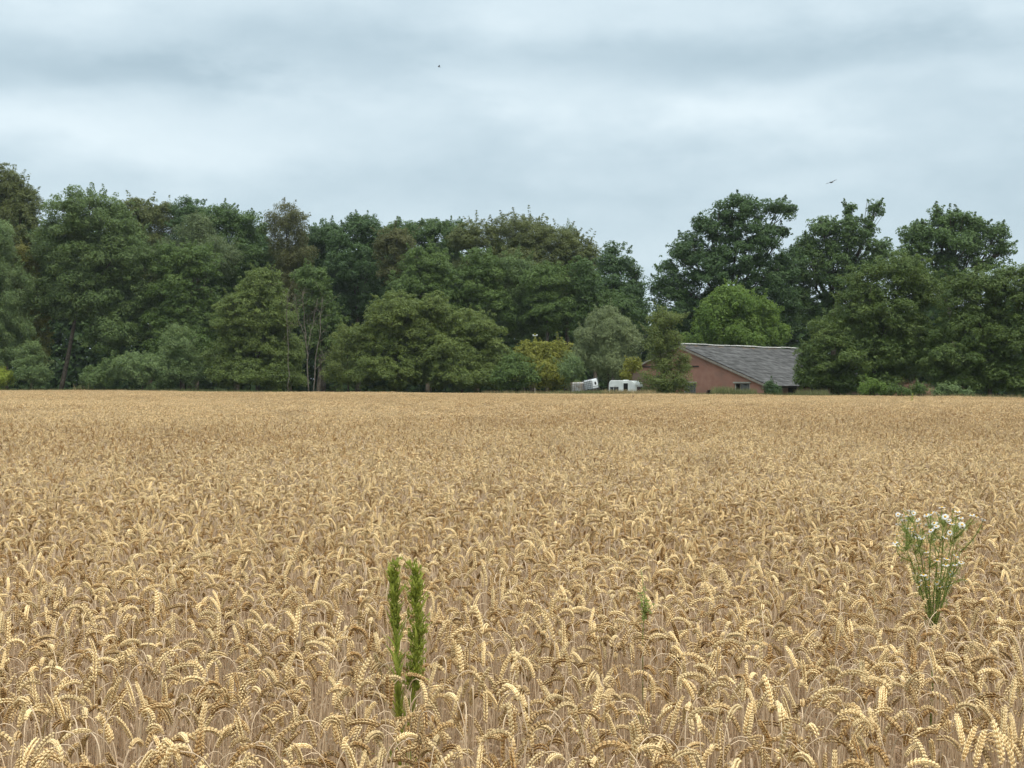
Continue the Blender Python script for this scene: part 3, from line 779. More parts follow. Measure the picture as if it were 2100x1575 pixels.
 ('shrub', 'grey green weedy mound on the far side of the brush heap', 'shrub', 'sallow', 'shrub', 99.5, [(1935, 801, 16, 13), (1956, 803, 18, 12), (1978, 808, 14, 8), (1918, 808, 10, 8)], SHR, dict(rscale=.5, size=.7)),
 ('shrub', 'dark ivy like bush growing up the barn corner', 'shrub', 'oakdark', 'shrub', 118.5, [(1580, 798, 13, 16), (1592, 803, 14, 12)], SHR, dict(rscale=.55, size=.7)),
]
for i, T in enumerate(TREES):
    kw = T[8] if len(T) > 8 else {}
    tree(*T[:4], T[4], T[5], T[6], group=T[7], seed=i + 1, trunk=True, **kw)

# far wood: nobody could count what stands behind
def far_wood():
    rs = np.random.RandomState(77); mb = MB()
    for x0, x1, Y0, dY, top0, top1, n in ((-420, 1310, 194, 14, 0, 0, 90000), (1300, 2500, 172, 14, 1, 1, 30000)):
        px = rs.uniform(x0, x1, n); Yv = Y0 + rs.uniform(0, dY, n) * rs.random_sample(n)
        if x0 > 0: Yv = Yv - np.clip((px - 1800) / 700, 0, 1) * 25
        top = CZ + (790 - np.interp(px, [-400, 0, 300, 600, 1000, 1230, 1310, 1400, 2500], [430, 440, 480, 510, 510, 560, 640, 640, 600])) / F * Yv + 1.6 * np.sin(px * .05) + 1.0 * np.sin(px * .13 + 1)
        z = top * rs.random_sample(n) ** 1.15
        P = np.stack([(px - 1050) / F * Yv, Yv, np.maximum(z, .3)], 1)
        nr = rs.normal(0, 1, (n, 3)) + np.array([0, -.6, .6])
        leaf_cloud(mb, P, nr, 1.05, .9, 0, rs, rs.random_sample(n), np.zeros((n, 3)))
    tag(mb.build('woodland', LEAF['oakdark']), 'dark mass of leaves deep in the wood behind the trees', 'woodland', kind='stuff')
far_wood()

# dead trees
def dead_tree(label, seed, Y, base, forks):
    rg = random.Random(seed); rs = np.random.RandomState(seed)
    B0 = W(base, 0, Y); B0[2] = 0
    root = empty('dead_tree', tuple(B0)); tag(root, label, 'dead tree', 'bare dead trees at the field edge')
    mb, tw = MB(), MB()
    for pts, r0 in forks:
        c = np.array([W(px, py, Y) for px, py in pts]); c[:, 1] += np.cumsum(rs.normal(0, .25, len(c)))
        u = np.linspace(0, len(c) - 1, 14); c = np.stack([np.interp(u, np.arange(len(c)), c[:, k]) for k in range(3)], 1)
        c[1:-1] += rs.normal(0, .05, (12, 3)); c[0, 2] = max(c[0, 2], 0)
        mb.tube(c - B0, np.linspace(r0, .025, 14), 6)
        for _ in range(10):
            k = rs.randint(4, 14); p = c[k]
            d = unit(np.array([rs.normal(), rs.normal() * .6, abs(rs.normal()) * .9 + .25])) * rs.uniform(.7, 2.0)
            t = bez(p, p + d * .5 + np.array([0, 0, -.1]), p + d + np.array([0, 0, .25]), 5)
            tw.tube(t - B0, np.linspace(.016, .007, 5), 4)
            for _ in range(3):
                p2 = t[rs.randint(1, 5)]; d2 = unit(d + rs.normal(0, .8, 3)) * rs.uniform(.3, .8)
                tw.tube(np.array([p2, p2 + d2 * .5, p2 + d2]) - B0, np.array([.014, .011, .007]), 3)
    mb.build('trunk', M_deadbark, root, True)
    tw.build('branches', M_deadbark, root, True)
dead_tree('bare grey dead tree with several upright forked stems', 3, 141, 632, [([(632, 812), (628, 720), (622, 660), (620, 596)], .091), ([(628, 720), (640, 665), (650, 612)], .056), ([(629, 700), (612, 650), (606, 612)], .042)])
dead_tree('single pale dead stem, bare and slightly bowed, beside the thin brownish bush', 4, 139, 643, [([(643, 812), (646, 740), (655, 690), (660, 610)], .084), ([(645, 760), (668, 735), (680, 722)], .035)])
dead_tree('thin dead pole in front of the pale feathery tree', 8, 138, 590, [([(592, 812), (590, 720), (588, 640), (592, 600)], .049)])

# ------------------------------------------------------------------ verge grass
def verge():
    rs = np.random.RandomState(21)
    def blades(mb, px, Yv, h, wid, tint):
        n = len(px); x = (px - 1050) / F * Yv
        P = np.stack([x, Yv, np.zeros(n)], 1)
        az = rs.uniform(0, 6.283, n); ln = np.stack([np.cos(az), np.sin(az), np.zeros(n)], 1) * (h * rs.uniform(.05, .4, n))[:, None]
        sd = np.stack([-np.sin(az + rs.normal(0, .8, n)), np.cos(az), np.zeros(n)], 1)
        sd = unit(sd) * wid[:, None]
        midp = P + ln * .35 + np.array([0, 0, 1.]) * (h * .6)[:, None]
        tip = P + ln + np.array([0, 0, 1.]) * h[:, None]
        v = np.stack([P - sd * .6, P + sd * .6, midp + sd, tip, midp - sd], 1).reshape(-1, 3)
        o = (np.arange(n) * 5)[:, None]
        mb.add(v, np.concatenate([o + np.array([[4, 2, 3]])]), o + np.array([[0, 1, 2, 4]]), np.repeat(tint, 5))
    mb = MB(); n = 48000
    px = rs.uniform(-150, 2250, n); d = rs.random_sample(n) ** 1.4 * 6
    lush = np.interp(px, [-150, 160, 420, 640, 700, 1000, 1180, 1240, 1330, 1460, 1550, 1640, 1800, 1950, 2250], [.85, .95, .95, .8, .78, .75, 1.0, 1.05, .92, .85, .9, .9, .8, .85, .75])
    blades(mb, px, edge(px) + .4 + d, rs.uniform(.75, 1.35, n) * lush, rs.uniform(.012, .03, n), np.clip(rs.normal(.4, .25, n), 0, 1))
    # tall stand before the gable window and by the eave
    for a_, b_, hh, k in ((1463, 1505, 1.75, 1500), (1500, 1550, 1.55, 1500), (1635, 1700, 1.5, 1500), (1180, 1245, 1.25, 1800)):
        px = rs.uniform(a_, b_, k); Yv = edge(px) + rs.uniform(2, 5.5, k)
        blades(mb, px, Yv, hh * rs.uniform(.55, 1.05, k), rs.uniform(.012, .028, k), np.clip(rs.normal(.5, .2, k), 0, 1))
    tag(mb.build('verge_grass', M_grass), 'rough green grass strip between the wheat and the wood', 'grass', kind='stuff')
    mb = MB()
    for a_, b_, k, hh in ((990, 1180, 1800, 1.25), (1235, 1345, 2600, 1.42), (600, 700, 400, 1.1), (150, 190, 60, 1.9), (1830, 2100, 2600, 1.2), (1340, 1460, 700, 1.15)):
        px = rs.uniform(a_, b_, k); Yv = edge(px) + rs.uniform(.2, 3.0, k)
        blades(mb, px, Yv, hh * rs.uniform(.6, 1.05, k), rs.uniform(.010, .022, k), rs.random_sample(k))
    tag(mb.build('dry_grass', M_hay), 'straw coloured dry grass tufts along the wheat edge', 'grass', kind='stuff')
verge()

# ------------------------------------------------------------------ barn
M_wall = mat('red_painted_brick', (0.36, 0.178, 0.128), (0.43, 0.232, 0.172), 0.9, 0.1, 1.2, c3=(0.25, 0.145, 0.11), c3scale=0.6, c3ramp=(.5, .75), bump=.3, bscale=14, nstretch=(1, 1, 2.5))
M_sidewall = mat('brown_render', (0.20, 0.13, 0.10), (0.27, 0.19, 0.14), 0.9, 0.1, 1.0)
M_sheet = mat('cement_roof_sheet', world_pos=True, c1=(0.062, 0.060, 0.058), c2=(0.115, 0.112, 0.108), rough=0.9, spec=0.12, nscale=1.5, rand=.16, c3=(0.05, 0.05, 0.046), c3scale=1.1, c3ramp=(.50, .72), nstretch=(1, 1, 1), bump=.3, bscale=5)
M_ridge = mat('lichen_ridge', (0.34, 0.34, 0.31), (0.46, 0.45, 0.41), 0.9, 0.1, 3, rand=.12, c3=(.22, .18, .12), c3scale=4)
M_board = mat('weathered_board', (0.24, 0.21, 0.17), (0.34, 0.30, 0.25), 0.85, 0.1, 4, rand=.1, nstretch=(6, 6, 1))
M_dark = mat('dark_timber', (0.035, 0.03, 0.025), (0.06, 0.05, 0.04), 0.9, 0.1, 4)
M_lintel = mat('concrete_lintel', (0.36, 0.34, 0.29), (0.44, 0.42, 0.36), 0.9, 0.1, 5)
M_door = mat('grey_door_board', (0.11, 0.11, 0.105), (0.17, 0.165, 0.155), 0.85, 0.1, 5, rand=.12, nstretch=(6, 6, 1))
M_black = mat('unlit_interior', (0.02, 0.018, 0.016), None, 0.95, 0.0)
M_moss = mat('rusty_moss', (0.13, 0.07, 0.035), (0.20, 0.13, 0.07), 0.95, 0.05, 6)

def barn():
    Ox, Oy, ridge = 17.84, 130.0, 6.15
    ang = math.atan2(-.725, .688)            # local x runs along the gable, local y along the ridge
    root = empty('barn', (Ox, Oy, 0), ang)
    tag(root, 'low red walled barn with a long grey sheet roof half hidden by trees', 'barn')
    sl, wr, wl, ov = .373, 10.79, 7.4, .89
    Lb = 22.0
    th = math.atan(sl)
    # gable wall with its openings, in strips
    ops = [(.65, 2.21, 0.0, 1.98), (3.62, 4.44, 0.0, 1.32), (7.16, 9.08, .75, 1.98)]
    xs = sorted({-wl, 0.0, wr, *[o[0] for o in ops], *[o[1] for o in ops]})
    def roofz(x): return ridge - .16 - sl * abs(x)
    mb = MB(); t = .3
    def face(a_, b_, z0a, z0b, z1a, z1b):
        mb.add([(a_, 0, z0a), (b_, 0, z0b), (b_, 0, z1b), (a_, 0, z1a)], None, [(0, 1, 2, 3)])
        mb.add([(a_, t, z0a), (b_, t, z0b), (b_, t, z1b), (a_, t, z1a)], None, [(3, 2, 1, 0)])
    for a_, b_ in zip(xs[:-1], xs[1:]):
        op = next((o for o in ops if abs(o[0] - a_) < 1e-6), None)
        if op:
            if op[2] > 0: face(a_, b_, 0, 0, op[2], op[2])
            face(a_, b_, op[3], op[3], roofz(a_), roofz(b_))
            for (p, q) in (((a_, op[2]), (a_, op[3])), ((b_, op[3]), (b_, op[2])), ((a_, op[3]), (b_, op[3])), ((b_, op[2]), (a_, op[2]))):
                mb.add([(p[0], 0, p[1]), (p[0], t, p[1]), (q[0], t, q[1]), (q[0], 0, q[1])], None, [(0, 1, 2, 3)])
        else:
            face(a_, b_, 0, 0, roofz(a_), roofz(b_))
    mb.build('gable_wall', M_wall, root)
    MB().box((-5.95, -.012, 1.56), (2.75, .02, 3.1), bevel=.005).build('render_patch', M_sidewall, root)
    # long walls and far gable
    mb = MB()
    mb.box((wr - .151, .302 + Lb / 2, roofz(wr) / 2 - .03), (.3, Lb, roofz(wr) - .06))
    mb.box((-wl + .151, .302 + Lb / 2, roofz(wl) / 2 - .03), (.3, Lb, roofz(wl) - .06))
    mb.build('side_wall', M_sidewall, root)
    mb = MB()
    mb.add([(-wl, Lb + .31, 0), (wr, Lb + .31, 0), (wr, Lb + .31, roofz(wr) - .06), (0, Lb + .31, ridge - .24), (-wl, Lb + .31, roofz(wl) - .06)], [(0, 1, 2), (0, 2, 3), (0, 3, 4)])
    mb.build('far_gable_wall', M_sidewall, root)
    # side openings under the eave
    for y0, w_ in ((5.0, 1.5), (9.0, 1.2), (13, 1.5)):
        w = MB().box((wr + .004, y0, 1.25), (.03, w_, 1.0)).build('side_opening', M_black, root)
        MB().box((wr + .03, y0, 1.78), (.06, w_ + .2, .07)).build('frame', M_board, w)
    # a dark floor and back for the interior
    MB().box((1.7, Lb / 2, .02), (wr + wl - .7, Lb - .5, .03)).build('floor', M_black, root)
    # roof sheets, one by one
    ln = (wr + ov) / math.cos(th); rows, colw = 10, 1.08
    rl = ln / rows
    cols = int(Lb / colw) + 1
    sheet = MB(); k = 12
    xx = np.linspace(0, colw, k + 1); zz = .022 * (np.arange(k + 1) % 2)
    top0 = np.stack([np.zeros(k + 1), xx, zz], 1); top1 = np.stack([np.full(k + 1, rl + .12), xx, zz], 1); lip = top1 - np.array([0, 0, .018])
    v = np.concatenate([top0, top1, lip]); a_ = np.arange(k)
    sheet.add(v, None, np.concatenate([np.stack([a_, a_ + k + 1, a_ + k + 2, a_ + 1], 1), np.stack([a_ + k + 1, a_ + 2 * k + 2, a_ + 2 * k + 3, a_ + k + 2], 1)]))
    sme = sheet.mesh('roof_sheet', M_sheet)
    rg = random.Random(4)
    deck = MB(); y0, y1 = -.25, Lb + .5
    deck.add([(0, y0, ridge - .10), (wr + ov - .15, y0, ridge - .10 - sl * (wr + ov - .15)), (wr + ov - .15, y1, ridge - .10 - sl * (wr + ov - .15)), (0, y1, ridge - .10)], None, [(0, 1, 2, 3)])
    lw_ = wl + .5
    deck.add([(0, y0, ridge - .10), (0, y1, ridge - .10), (-lw_, y1, ridge - .10 - sl * lw_), (-lw_, y0, ridge - .10 - sl * lw_)], None, [(0, 1, 2, 3)])
    deck.build('roof_deck', M_dark, root)
    for r_ in range(rows):
        for c_ in range(cols):
            o = obj('roof_sheet', sme, root)
            s_ = r_ * rl
            lift = .03 * (r_ % 2) * 0 + rg.uniform(0, .014)
            o.location = (s_ * math.cos(th), y0 - .06 + c_ * colw + rg.uniform(-.02, .02), ridge - .035 - s_ * math.sin(th) + lift + .012 * (c_ % 2))
            o.rotation_euler = (0, th - .016 + rg.uniform(-.006, .006), rg.uniform(-.006, .006))
    lsh = MB()
    for c_ in range(cols):
        lsh.box((-(lw_) / 2, y0 + .5 + c_ * colw, ridge - .05 - sl * lw_ / 2), (lw_ / math.cos(th), colw - .03, .03), roty(-th))
    lsh.build('far_slope_sheets', M_sheet, root)
    # ridge caps
    cap = MB(); n = 5
    an = np.linspace(-.95, .95, n)
    sec = np.stack([np.sin(an) * .26, np.zeros(n), np.cos(an) * .2 - .10], 1)
    v = np.concatenate([sec, sec + np.array([0, 1.02, -.015])]); a_ = np.arange(n - 1)
    v = np.concatenate([v, v - np.array([0, 0, .03])])
    q = np.stack([a_, a_ + n, a_ + n + 1, a_ + 1], 1)
    fr = np.stack([a_, a_ + 1, a_ + 2 * n + 1, a_ + 2 * n], 1)
    cap.add(v, None, np.concatenate([q, fr, [(0, 2 * n, 3 * n, n), (n - 1, 2 * n - 1, 4 * n - 1, 3 * n - 1)]]))
    cme = cap.mesh('ridge_cap', M_ridge)
    for c_ in range(int(Lb) + 1):
        o = obj('ridge_cap', cme, root)
        o.location = (rg.uniform(-.01, .01), y0 - .05 + c_ * 1.0, ridge + .05 + rg.uniform(-.015, .02) + .03 * math.sin(c_ * .7))
        o.rotation_euler = (rg.uniform(-.01, .01), rg.uniform(-.06, .06), 0)
    # moss under the ridge
    ms = MB()
    for _ in range(60):
        y = rg.uniform(.3, Lb - 4); s_ = rg.uniform(.25, .75)
        ms.box((s_ * math.cos(th), y, ridge - .005 - s_ * sl), (rg.uniform(.1, .25), rg.uniform(.15, .7), .02), roty(th), bevel=.008)
    tag(ms.build('moss', M_moss, root), kind='stuff')
    # barge boards
    ln2 = (wr + ov) / math.cos(th)
    for sg, w_ in ((1, wr + ov), (-1, lw_)):
        l2 = w_ / math.cos(th)
        MB().box((sg * w_ / 2, -.33, ridge - .23 - sl * w_ / 2), (l2, .035, .22), roty(sg * th), bevel=.006).build('barge_board', M_board, root)
        MB().box((sg * w_ / 2, -.15, ridge - .205 - sl * w_ / 2), (l2 - .05, .30, .03), roty(sg * th)).build('soffit', M_board, root)
    # eave fascia
    MB().box((wr + ov - .09, Lb / 2, ridge - .16 - sl * (wr + ov)), (.03, Lb + .5, .14)).build('fascia', M_dark, root)
    # ledge on the gable
    MB().box((-1.4, -.06, 3.78), (8.0, .13, .12), bevel=.01).build('ledge', M_dark, root)
    # door of boards
    d = MB().box((1.43, -.03, 2.08), (1.75, .12, .16), bevel=.01).build('door_lintel', M_lintel, root)
    door = empty('door'); door.parent = root
    for i in range(6):
        b = MB().box((.79 + i * .256, .12, .98), (.245, .035, 1.94), bevel=.006).build('board', M_door, door)
    MB().box((1.43, .095, 1.55), (1.5, .025, .12)).build('rail', M_door, door)
    MB().box((.69, .1, .98), (.07, .1, 1.94)).build('jamb', M_lintel, door)
    MB().box((2.17, .1, .98), (.07, .1, 1.94)).build('jamb', M_lintel, door)
    # window, half boarded
    MB().box((8.12, -.03, 2.07), (2.2, .12, .15), bevel=.01).build('window_lintel', M_lintel, root)
    wn = empty('window'); wn.parent = root
    for x in (7.23, 9.01): MB().box((x, .12, 1.36), (.12, .09, 1.2)).build('frame', M_lintel, wn)
    MB().box((7.82, .12, 1.36), (.07, .08, 1.2)).build('mullion', M_board, wn)
    for x in (8.06, 8.42, 8.78): MB().box((x, .14, 1.36), (.34, .04, 1.18), bevel=.006).build('board', M_door, wn)
    MB().box((8.12, -.02, .72), (2.05, .14, .06)).build('sill', M_lintel, wn)
    # arched hatch
    hb = MB()
    an = np.linspace(0, math.pi, 9)
    arc = np.stack([4.03 + .39 * np.cos(an), np.full(9, .22), .9 + .36 * np.sin(an)], 1)
    v = np.concatenate([[(4.42, .22, .02), (3.64, .22, .02)], arc[::-1]])
    v2 = v + np.array([0, .04, 0]); k = len(v)
    hb.add(np.concatenate([v, v2]), [(0, i, i + 1) for i in range(1, k - 1)] + [(k, k + i + 1, k + i) for i in range(1, k - 1)])
    hb.build('hatch', M_dark, root)
    hh = MB(); ar = np.stack([4.03 + .43 * np.cos(an), np.full(9, -.03), .9 + .42 * np.sin(an)], 1)
    hh.tube(ar, .045, 5); hh.build('hatch_arch', M_sidewall, root)
barn()

# ------------------------------------------------------------------ caravan
M_white = mat('dirty_white_paint', (0.62, 0.64, 0.60), (0.74, 0.75, 0.71), 0.5, 0.4, 1.5, c3=(0.42, 0.42, 0.36), c3scale=2.2, c3ramp=(.58, .75), nstretch=(1, 1, .5))
M_glass = mat('dark_glass', (0.03, 0.035, 0.04), None, 0.15, 0.5)
M_rubber = mat('tyre_rubber', (0.03, 0.03, 0.03), None, 0.9, 0.1)
M_steel = mat('dull_steel', (0.30, 0.30, 0.30), (0.22, 0.21, 0.20), 0.5, 0.5, metallic=.6)
def caravan():
    Y = 124.0; c = W(1284, 0, Y); phi = R(-33)
    root = empty('caravan', (c[0], Y, 0), phi)            # local x = length (front at +x), local -y = side with the door
    tag(root, 'old white caravan with dark open doorway rotting in grass beside the barn', 'caravan')
    Lc, Wc, z0, H = 3.15, 1.75, .55, 2.27
    # body: a rounded side outline drawn across the width, edges eased
    out = []
    def arc(cx, cz, rx, rz, a0, a1, n):
        for a_ in np.linspace(R(a0), R(a1), n): out.append((cx + rx * math.cos(a_), cz + rz * math.sin(a_)))
    h = Lc / 2
    out += [(-h + .05, z0), (h - .16, z0), (h - .03, z0 + .25), (h, 1.15)]
    arc(h - .62, 1.45, .60, H - .05 - 1.45, 5, 82, 8)
    arc(-h + .34, 1.75, .33, H - 1.75, 96, 172, 7)
    out += [(-h, 1.2)]
    out = np.array(out); k = len(out); cen = out.mean(0)
    rings = []
    for y, f in ((-Wc / 2, .955), (-Wc / 2 + .05, .99), (-Wc / 2 + .14, 1.0), (Wc / 2 - .14, 1.0), (Wc / 2 - .05, .99), (Wc / 2, .955)):
        p = cen + (out - cen) * f
        rings.append(np.stack([p[:, 0], np.full(k, y), p[:, 1]], 1))
    v = np.concatenate(rings + [[(cen[0], -Wc / 2, cen[1])], [(cen[0], Wc / 2, cen[1])]])
    a_ = np.arange(k); b_ = (a_ + 1) % k; q, tr = [], []
    for i in range(len(rings) - 1):
        q.append(np.stack([i * k + a_, i * k + k + a_, i * k + k + b_, i * k + b_], 1))
    e = len(rings) * k
    tr.append(np.stack([a_, b_, np.full(k, e)], 1)); tr.append(np.stack([(len(rings) - 1) * k + b_, (len(rings) - 1) * k + a_, np.full(k, e + 1)], 1))
    MB().add(v, np.concatenate(tr), np.concatenate(q)).build('body', M_white, root)
    ys = -Wc / 2
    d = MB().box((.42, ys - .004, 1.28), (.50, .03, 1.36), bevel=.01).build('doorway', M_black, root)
    MB().box((.42, ys - .012, 1.98), (.60, .03, .04)).build('frame', M_white, d)
    for x in (.14, .70): MB().box((x, ys - .012, 1.28), (.045, .03, 1.38)).build('frame', M_white, d)
    w = MB().box((-.88, ys - .004, 1.32), (.95, .03, .46), bevel=.012).build('side_window', M_glass, root)
    MB().box((-.88, ys - .016, 1.57), (1.02, .02, .035)).build('rubber_seal', M_rubber, w)
    MB().box((-.95, ys - .016, 1.32), (.03, .02, .46)).build('window_bar', M_white, w)
    MB().box((.0, ys - .006, 1.03), (2.6, .012, .03)).build('trim_strip', M_steel, root)
    w = MB().box((h - .012, -.05, 1.38), (.05, 1.15, .44), roty(R(-4)), bevel=.015).build('front_window', M_glass, root)
    MB().box((h + .018, .18, 1.38), (.02, .03, .44)).build('window_bar', M_rubber, w)
    MB().box((.0, .0, H + .0), (.42, .42, .09), bevel=.02).build('roof_vent', M_white, root)
    for s_ in (-1, 1):
        t = np.array([(-.15, s_ * (Wc / 2 - .20), .31), (-.15, s_ * (Wc / 2 - .02), .31)])
        o = MB().tube(t, .31, 16).build('wheel', M_rubber, root)
        MB().tube(t + np.array([0, s_ * .012, 0]), .16, 12).build('rim', M_steel, o)
    MB().box((.0, 0, .50), (Lc - .4, Wc - .3, .09)).build('chassis', M_steel, root)
    MB().tube([(h - .1, .35, .45), (h + .95, 0, .45)], .035, 6).tube([(h - .1, -.35, .45), (h + .95, 0, .45)], .035, 6).tube([(h + .9, 0, .47), (h + 1.15, 0, .5)], .045, 8).tube([(h + .85, 0, .5), (h + .85, 0, .02)], .03, 6).build('drawbar', M_steel, root)
caravan()

# ------------------------------------------------------------------ tanks
M_tank = mat('white_tank_plastic', (0.66, 0.68, 0.68), (0.76, 0.78, 0.78), 0.5, 0.4, 2)
M_dirtytank = mat('grimy_tank_plastic', (0.36, 0.34, 0.29), (0.64, 0.65, 0.63), 0.6, 0.3, 2.2, ramp=(.4, .6))
M_cage = mat('galvanised_cage', (0.13, 0.14, 0.15), (0.18, 0.18, 0.19), 0.5, 0.5, 6, metallic=.3)
M_rustcage = mat('rusty_cage', (0.20, 0.11, 0.05), (0.28, 0.24, 0.20), 0.8, 0.2, 3)
M_pallet = mat('grey_pallet_wood', (0.20, 0.17, 0.13), (0.28, 0.25, 0.20), 0.9, 0.1, 5)
def tank(label, px, Y, zc, rz, tilt, mt, mc, emblem):
    c = W(px, 0, Y)
    root = empty('liquid_tank', (c[0], Y, zc)); root.rotation_euler = (Matrix.Rotation(tilt, 3, 'Y') @ Matrix.Rotation(rz, 3, 'Z')).to_euler()
    tag(root, label, 'tank', 'white tanks dumped in the grass')
    lx, ly, hz = 1.14, .98, 1.02
    MB().box((0, 0, .16 + hz / 2), (lx, ly, hz), bevel=.10).build('bottle', mt, root)
    MB().tube([(0, 0, .16 + hz), (0, 0, .16 + hz + .06)], .12, 14).build('lid', M_rubber, root)
    pb = MB()
    for y in (-.42, 0, .42):
        pb.box((0, y, .11), (1.2, .12, .03)); pb.box((0, y, .045), (1.2, .1, .02))
        for x in (-.52, 0, .52): pb.box((x, y, .075), (.13, .1, .04))
    pb.build('pallet', M_pallet, root)
    cg = MB(); r = .019; X, Yh = lx / 2 + .02, ly / 2 + .02; zt = .16 + hz + .005
    for z in np.linspace(.2, zt, 6):
        cg.tube([(-X, -Yh, z), (X, -Yh, z)], r, 5).tube([(-X, Yh, z), (X, Yh, z)], r, 5).tube([(-X, -Yh, z), (-X, Yh, z)], r, 5).tube([(X, -Yh, z), (X, Yh, z)], r, 5)
    for x in np.linspace(-X, X, 6):
        for y in (-Yh, Yh): cg.tube([(x, y, .13), (x, y, zt)], r, 5)
    for y in np.linspace(-Yh, Yh, 5)[1:-1]:
        if emblem: continue
        for x in (-X, X): cg.tube([(x, y, .13), (x, y, zt)], r, 5)
    cg.build('cage', mc, root, True)
    if emblem:
        s = MB().box((X + .02, 0, .72), (.02, .72, .58), bevel=.006).build('plate', M_tank, root)
        an = np.linspace(0, 2 * math.pi, 13)[:-1]
        e = np.stack([np.full(12, X + .034), .14 * np.cos(an), .70 + .17 * np.sin(an)], 1)
        MB().add(np.concatenate([e, [(X + .034, 0, .70)]]), [(i, (i + 1) % 12, 12) for i in range(12)]).build('emblem', M_black, s)
    else:
        MB().box((X + .016, .1, .68), (.016, .40, .5), bevel=.005).build('plate', M_steel, root)
    MB().tube([(X * 0 , -Yh + .02, .22), (0, -Yh - .12, .22)], .05, 10).build('valve', M_rubber, root)
def stack(px, Y, n, label):
    c = W(px, 0, Y); root = empty('pallet_stack', (c[0], Y, 0), R(20)); tag(root, label, 'pallets', 'pallet stacks under the white tanks')
    for i in range(n):
        mb = MB(); z = i * .145
        for y in (-.4, 0, .4): mb.box((0, y, z + .01), (1.2, .1, .02)); mb.box((0, y, z + .065), (1.2, .1, .085))
        for x in np.linspace(-.54, .54, 7): mb.box((x, 0, z + .125), (.11, .9, .022))
        mb.build('pallet', M_pallet, root)
stack(1214, 124.2, 8, 'weathered wooden pallets piled in grass under the tilted tank')
stack(1186, 125.6, 6, 'weathered wooden pallets piled in grass under the grimy tank')
tank('white tilted tank in a steel cage with a dark round mark', 1215, 124.2, 1.19, R(-48), R(-12), M_tank, M_cage, True)
tank('grimy white caged tank with rusty corners, lower than the tilted one', 1187, 125.6, .88, R(-42), R(-2), M_dirtytank, M_rustcage, False)

# pole above the yellow shrub
def pole():
    Y = 150; c = W(1097, 0, Y); root = empty('pole', (c[0], Y, 0))
    tag(root, 'slim pole with a short pale crossbar rising behind the yellow shrub', 'pole')
    top = W(1097, 689, Y)[2]
    MB().tube([(0, 0, 0), (0, 0, top)], np.array([.06, .04]), 8).build('post', M_lintel, root)
    MB().box((0, 0, top + .03), (.62, .10, .09), bevel=.02).build('crossbar', M_white, root)
    for x in (-.23, .23): MB().box((x, -.02, top + .13), (.16, .14, .12), bevel=.02).build('lamp_head', M_white, root)
pole()

# brush heap
M_brush = mat('dead_brush', (0.085, 0.05, 0.032), (0.19, 0.115, 0.075), 0.9, 0.1, tint=True)
M_strawheap = mat('old_straw', (0.18, 0.125, 0.07), (0.32, 0.235, 0.14), 0.9, 0.1, tint=True)
def brush():
    rs = np.random.RandomState(9); Y = 101.6
    def heap(name, label, cat, cx, rx, topy, mt, n, ln):
        c = W(cx, topy, Y); h = c[2] * .84; r = rx / F * Y
        root = empty(name, (c[0], Y, 0)); tag(root, label, cat)
        mb = MB()
        # mound core
        an = np.linspace(0, 2 * math.pi, 15)[:-1]; rows = []
        for f, z in ((1.0, 0), (.9, .35), (.68, .62), (.38, .8)):
            rows.append(np.stack([np.cos(an) * r * f * rs.uniform(.85, 1.1, 14), np.sin(an) * r * f * .8 * rs.uniform(.85, 1.1, 14), np.full(14, z * h) + rs.uniform(-.05, .05, 14) * (z > 0)], 1))
        v = np.concatenate(rows + [[(0, 0, h * .85)]]); a_ = np.arange(14); b_ = (a_ + 1) % 14
        q = np.concatenate([np.stack([i * 14 + a_, i * 14 + b_, i * 14 + 14 + b_, i * 14 + 14 + a_], 1) for i in range(3)])
        mb.add(v, np.stack([42 + a_, 42 + b_, np.full(14, 56)], 1), q, .2)
        mb.build('mound', mt, root)
        tw = MB()
        for _ in range(n):
            a0 = rs.uniform(0, 6.283); f = math.sqrt(rs.random_sample())
            p = np.array([math.cos(a0) * r * f, math.sin(a0) * r * f * .8, h * .85 * (1 - f ** 2) * rs.uniform(.6, 1.05)])
            d = unit(np.array([math.cos(a0) * .6 + rs.normal() * .7, math.sin(a0) * .6 + rs.normal() * .7, abs(rs.normal()) * .55])) * ln * rs.uniform(.5, 1.2)
            tw.tube([p, p + d * .5 + rs.normal(0, .06, 3), p + d], np.array([.014, .010, .005]), 3, rs.random_sample(), cap=False)
        tag(tw.build('twigs', mt, root), kind='stuff')
    heap('brush_heap', 'heap of reddish brown dead brush under the dark hedge tree', 'brush heap', 1870, 40, 768, M_brush, 900, 1.0)
    heap('straw_heap', 'tan straw heap slumped against the reddish brown brush', 'straw heap', 1908, 27, 780, M_strawheap, 600, .5)
brush()

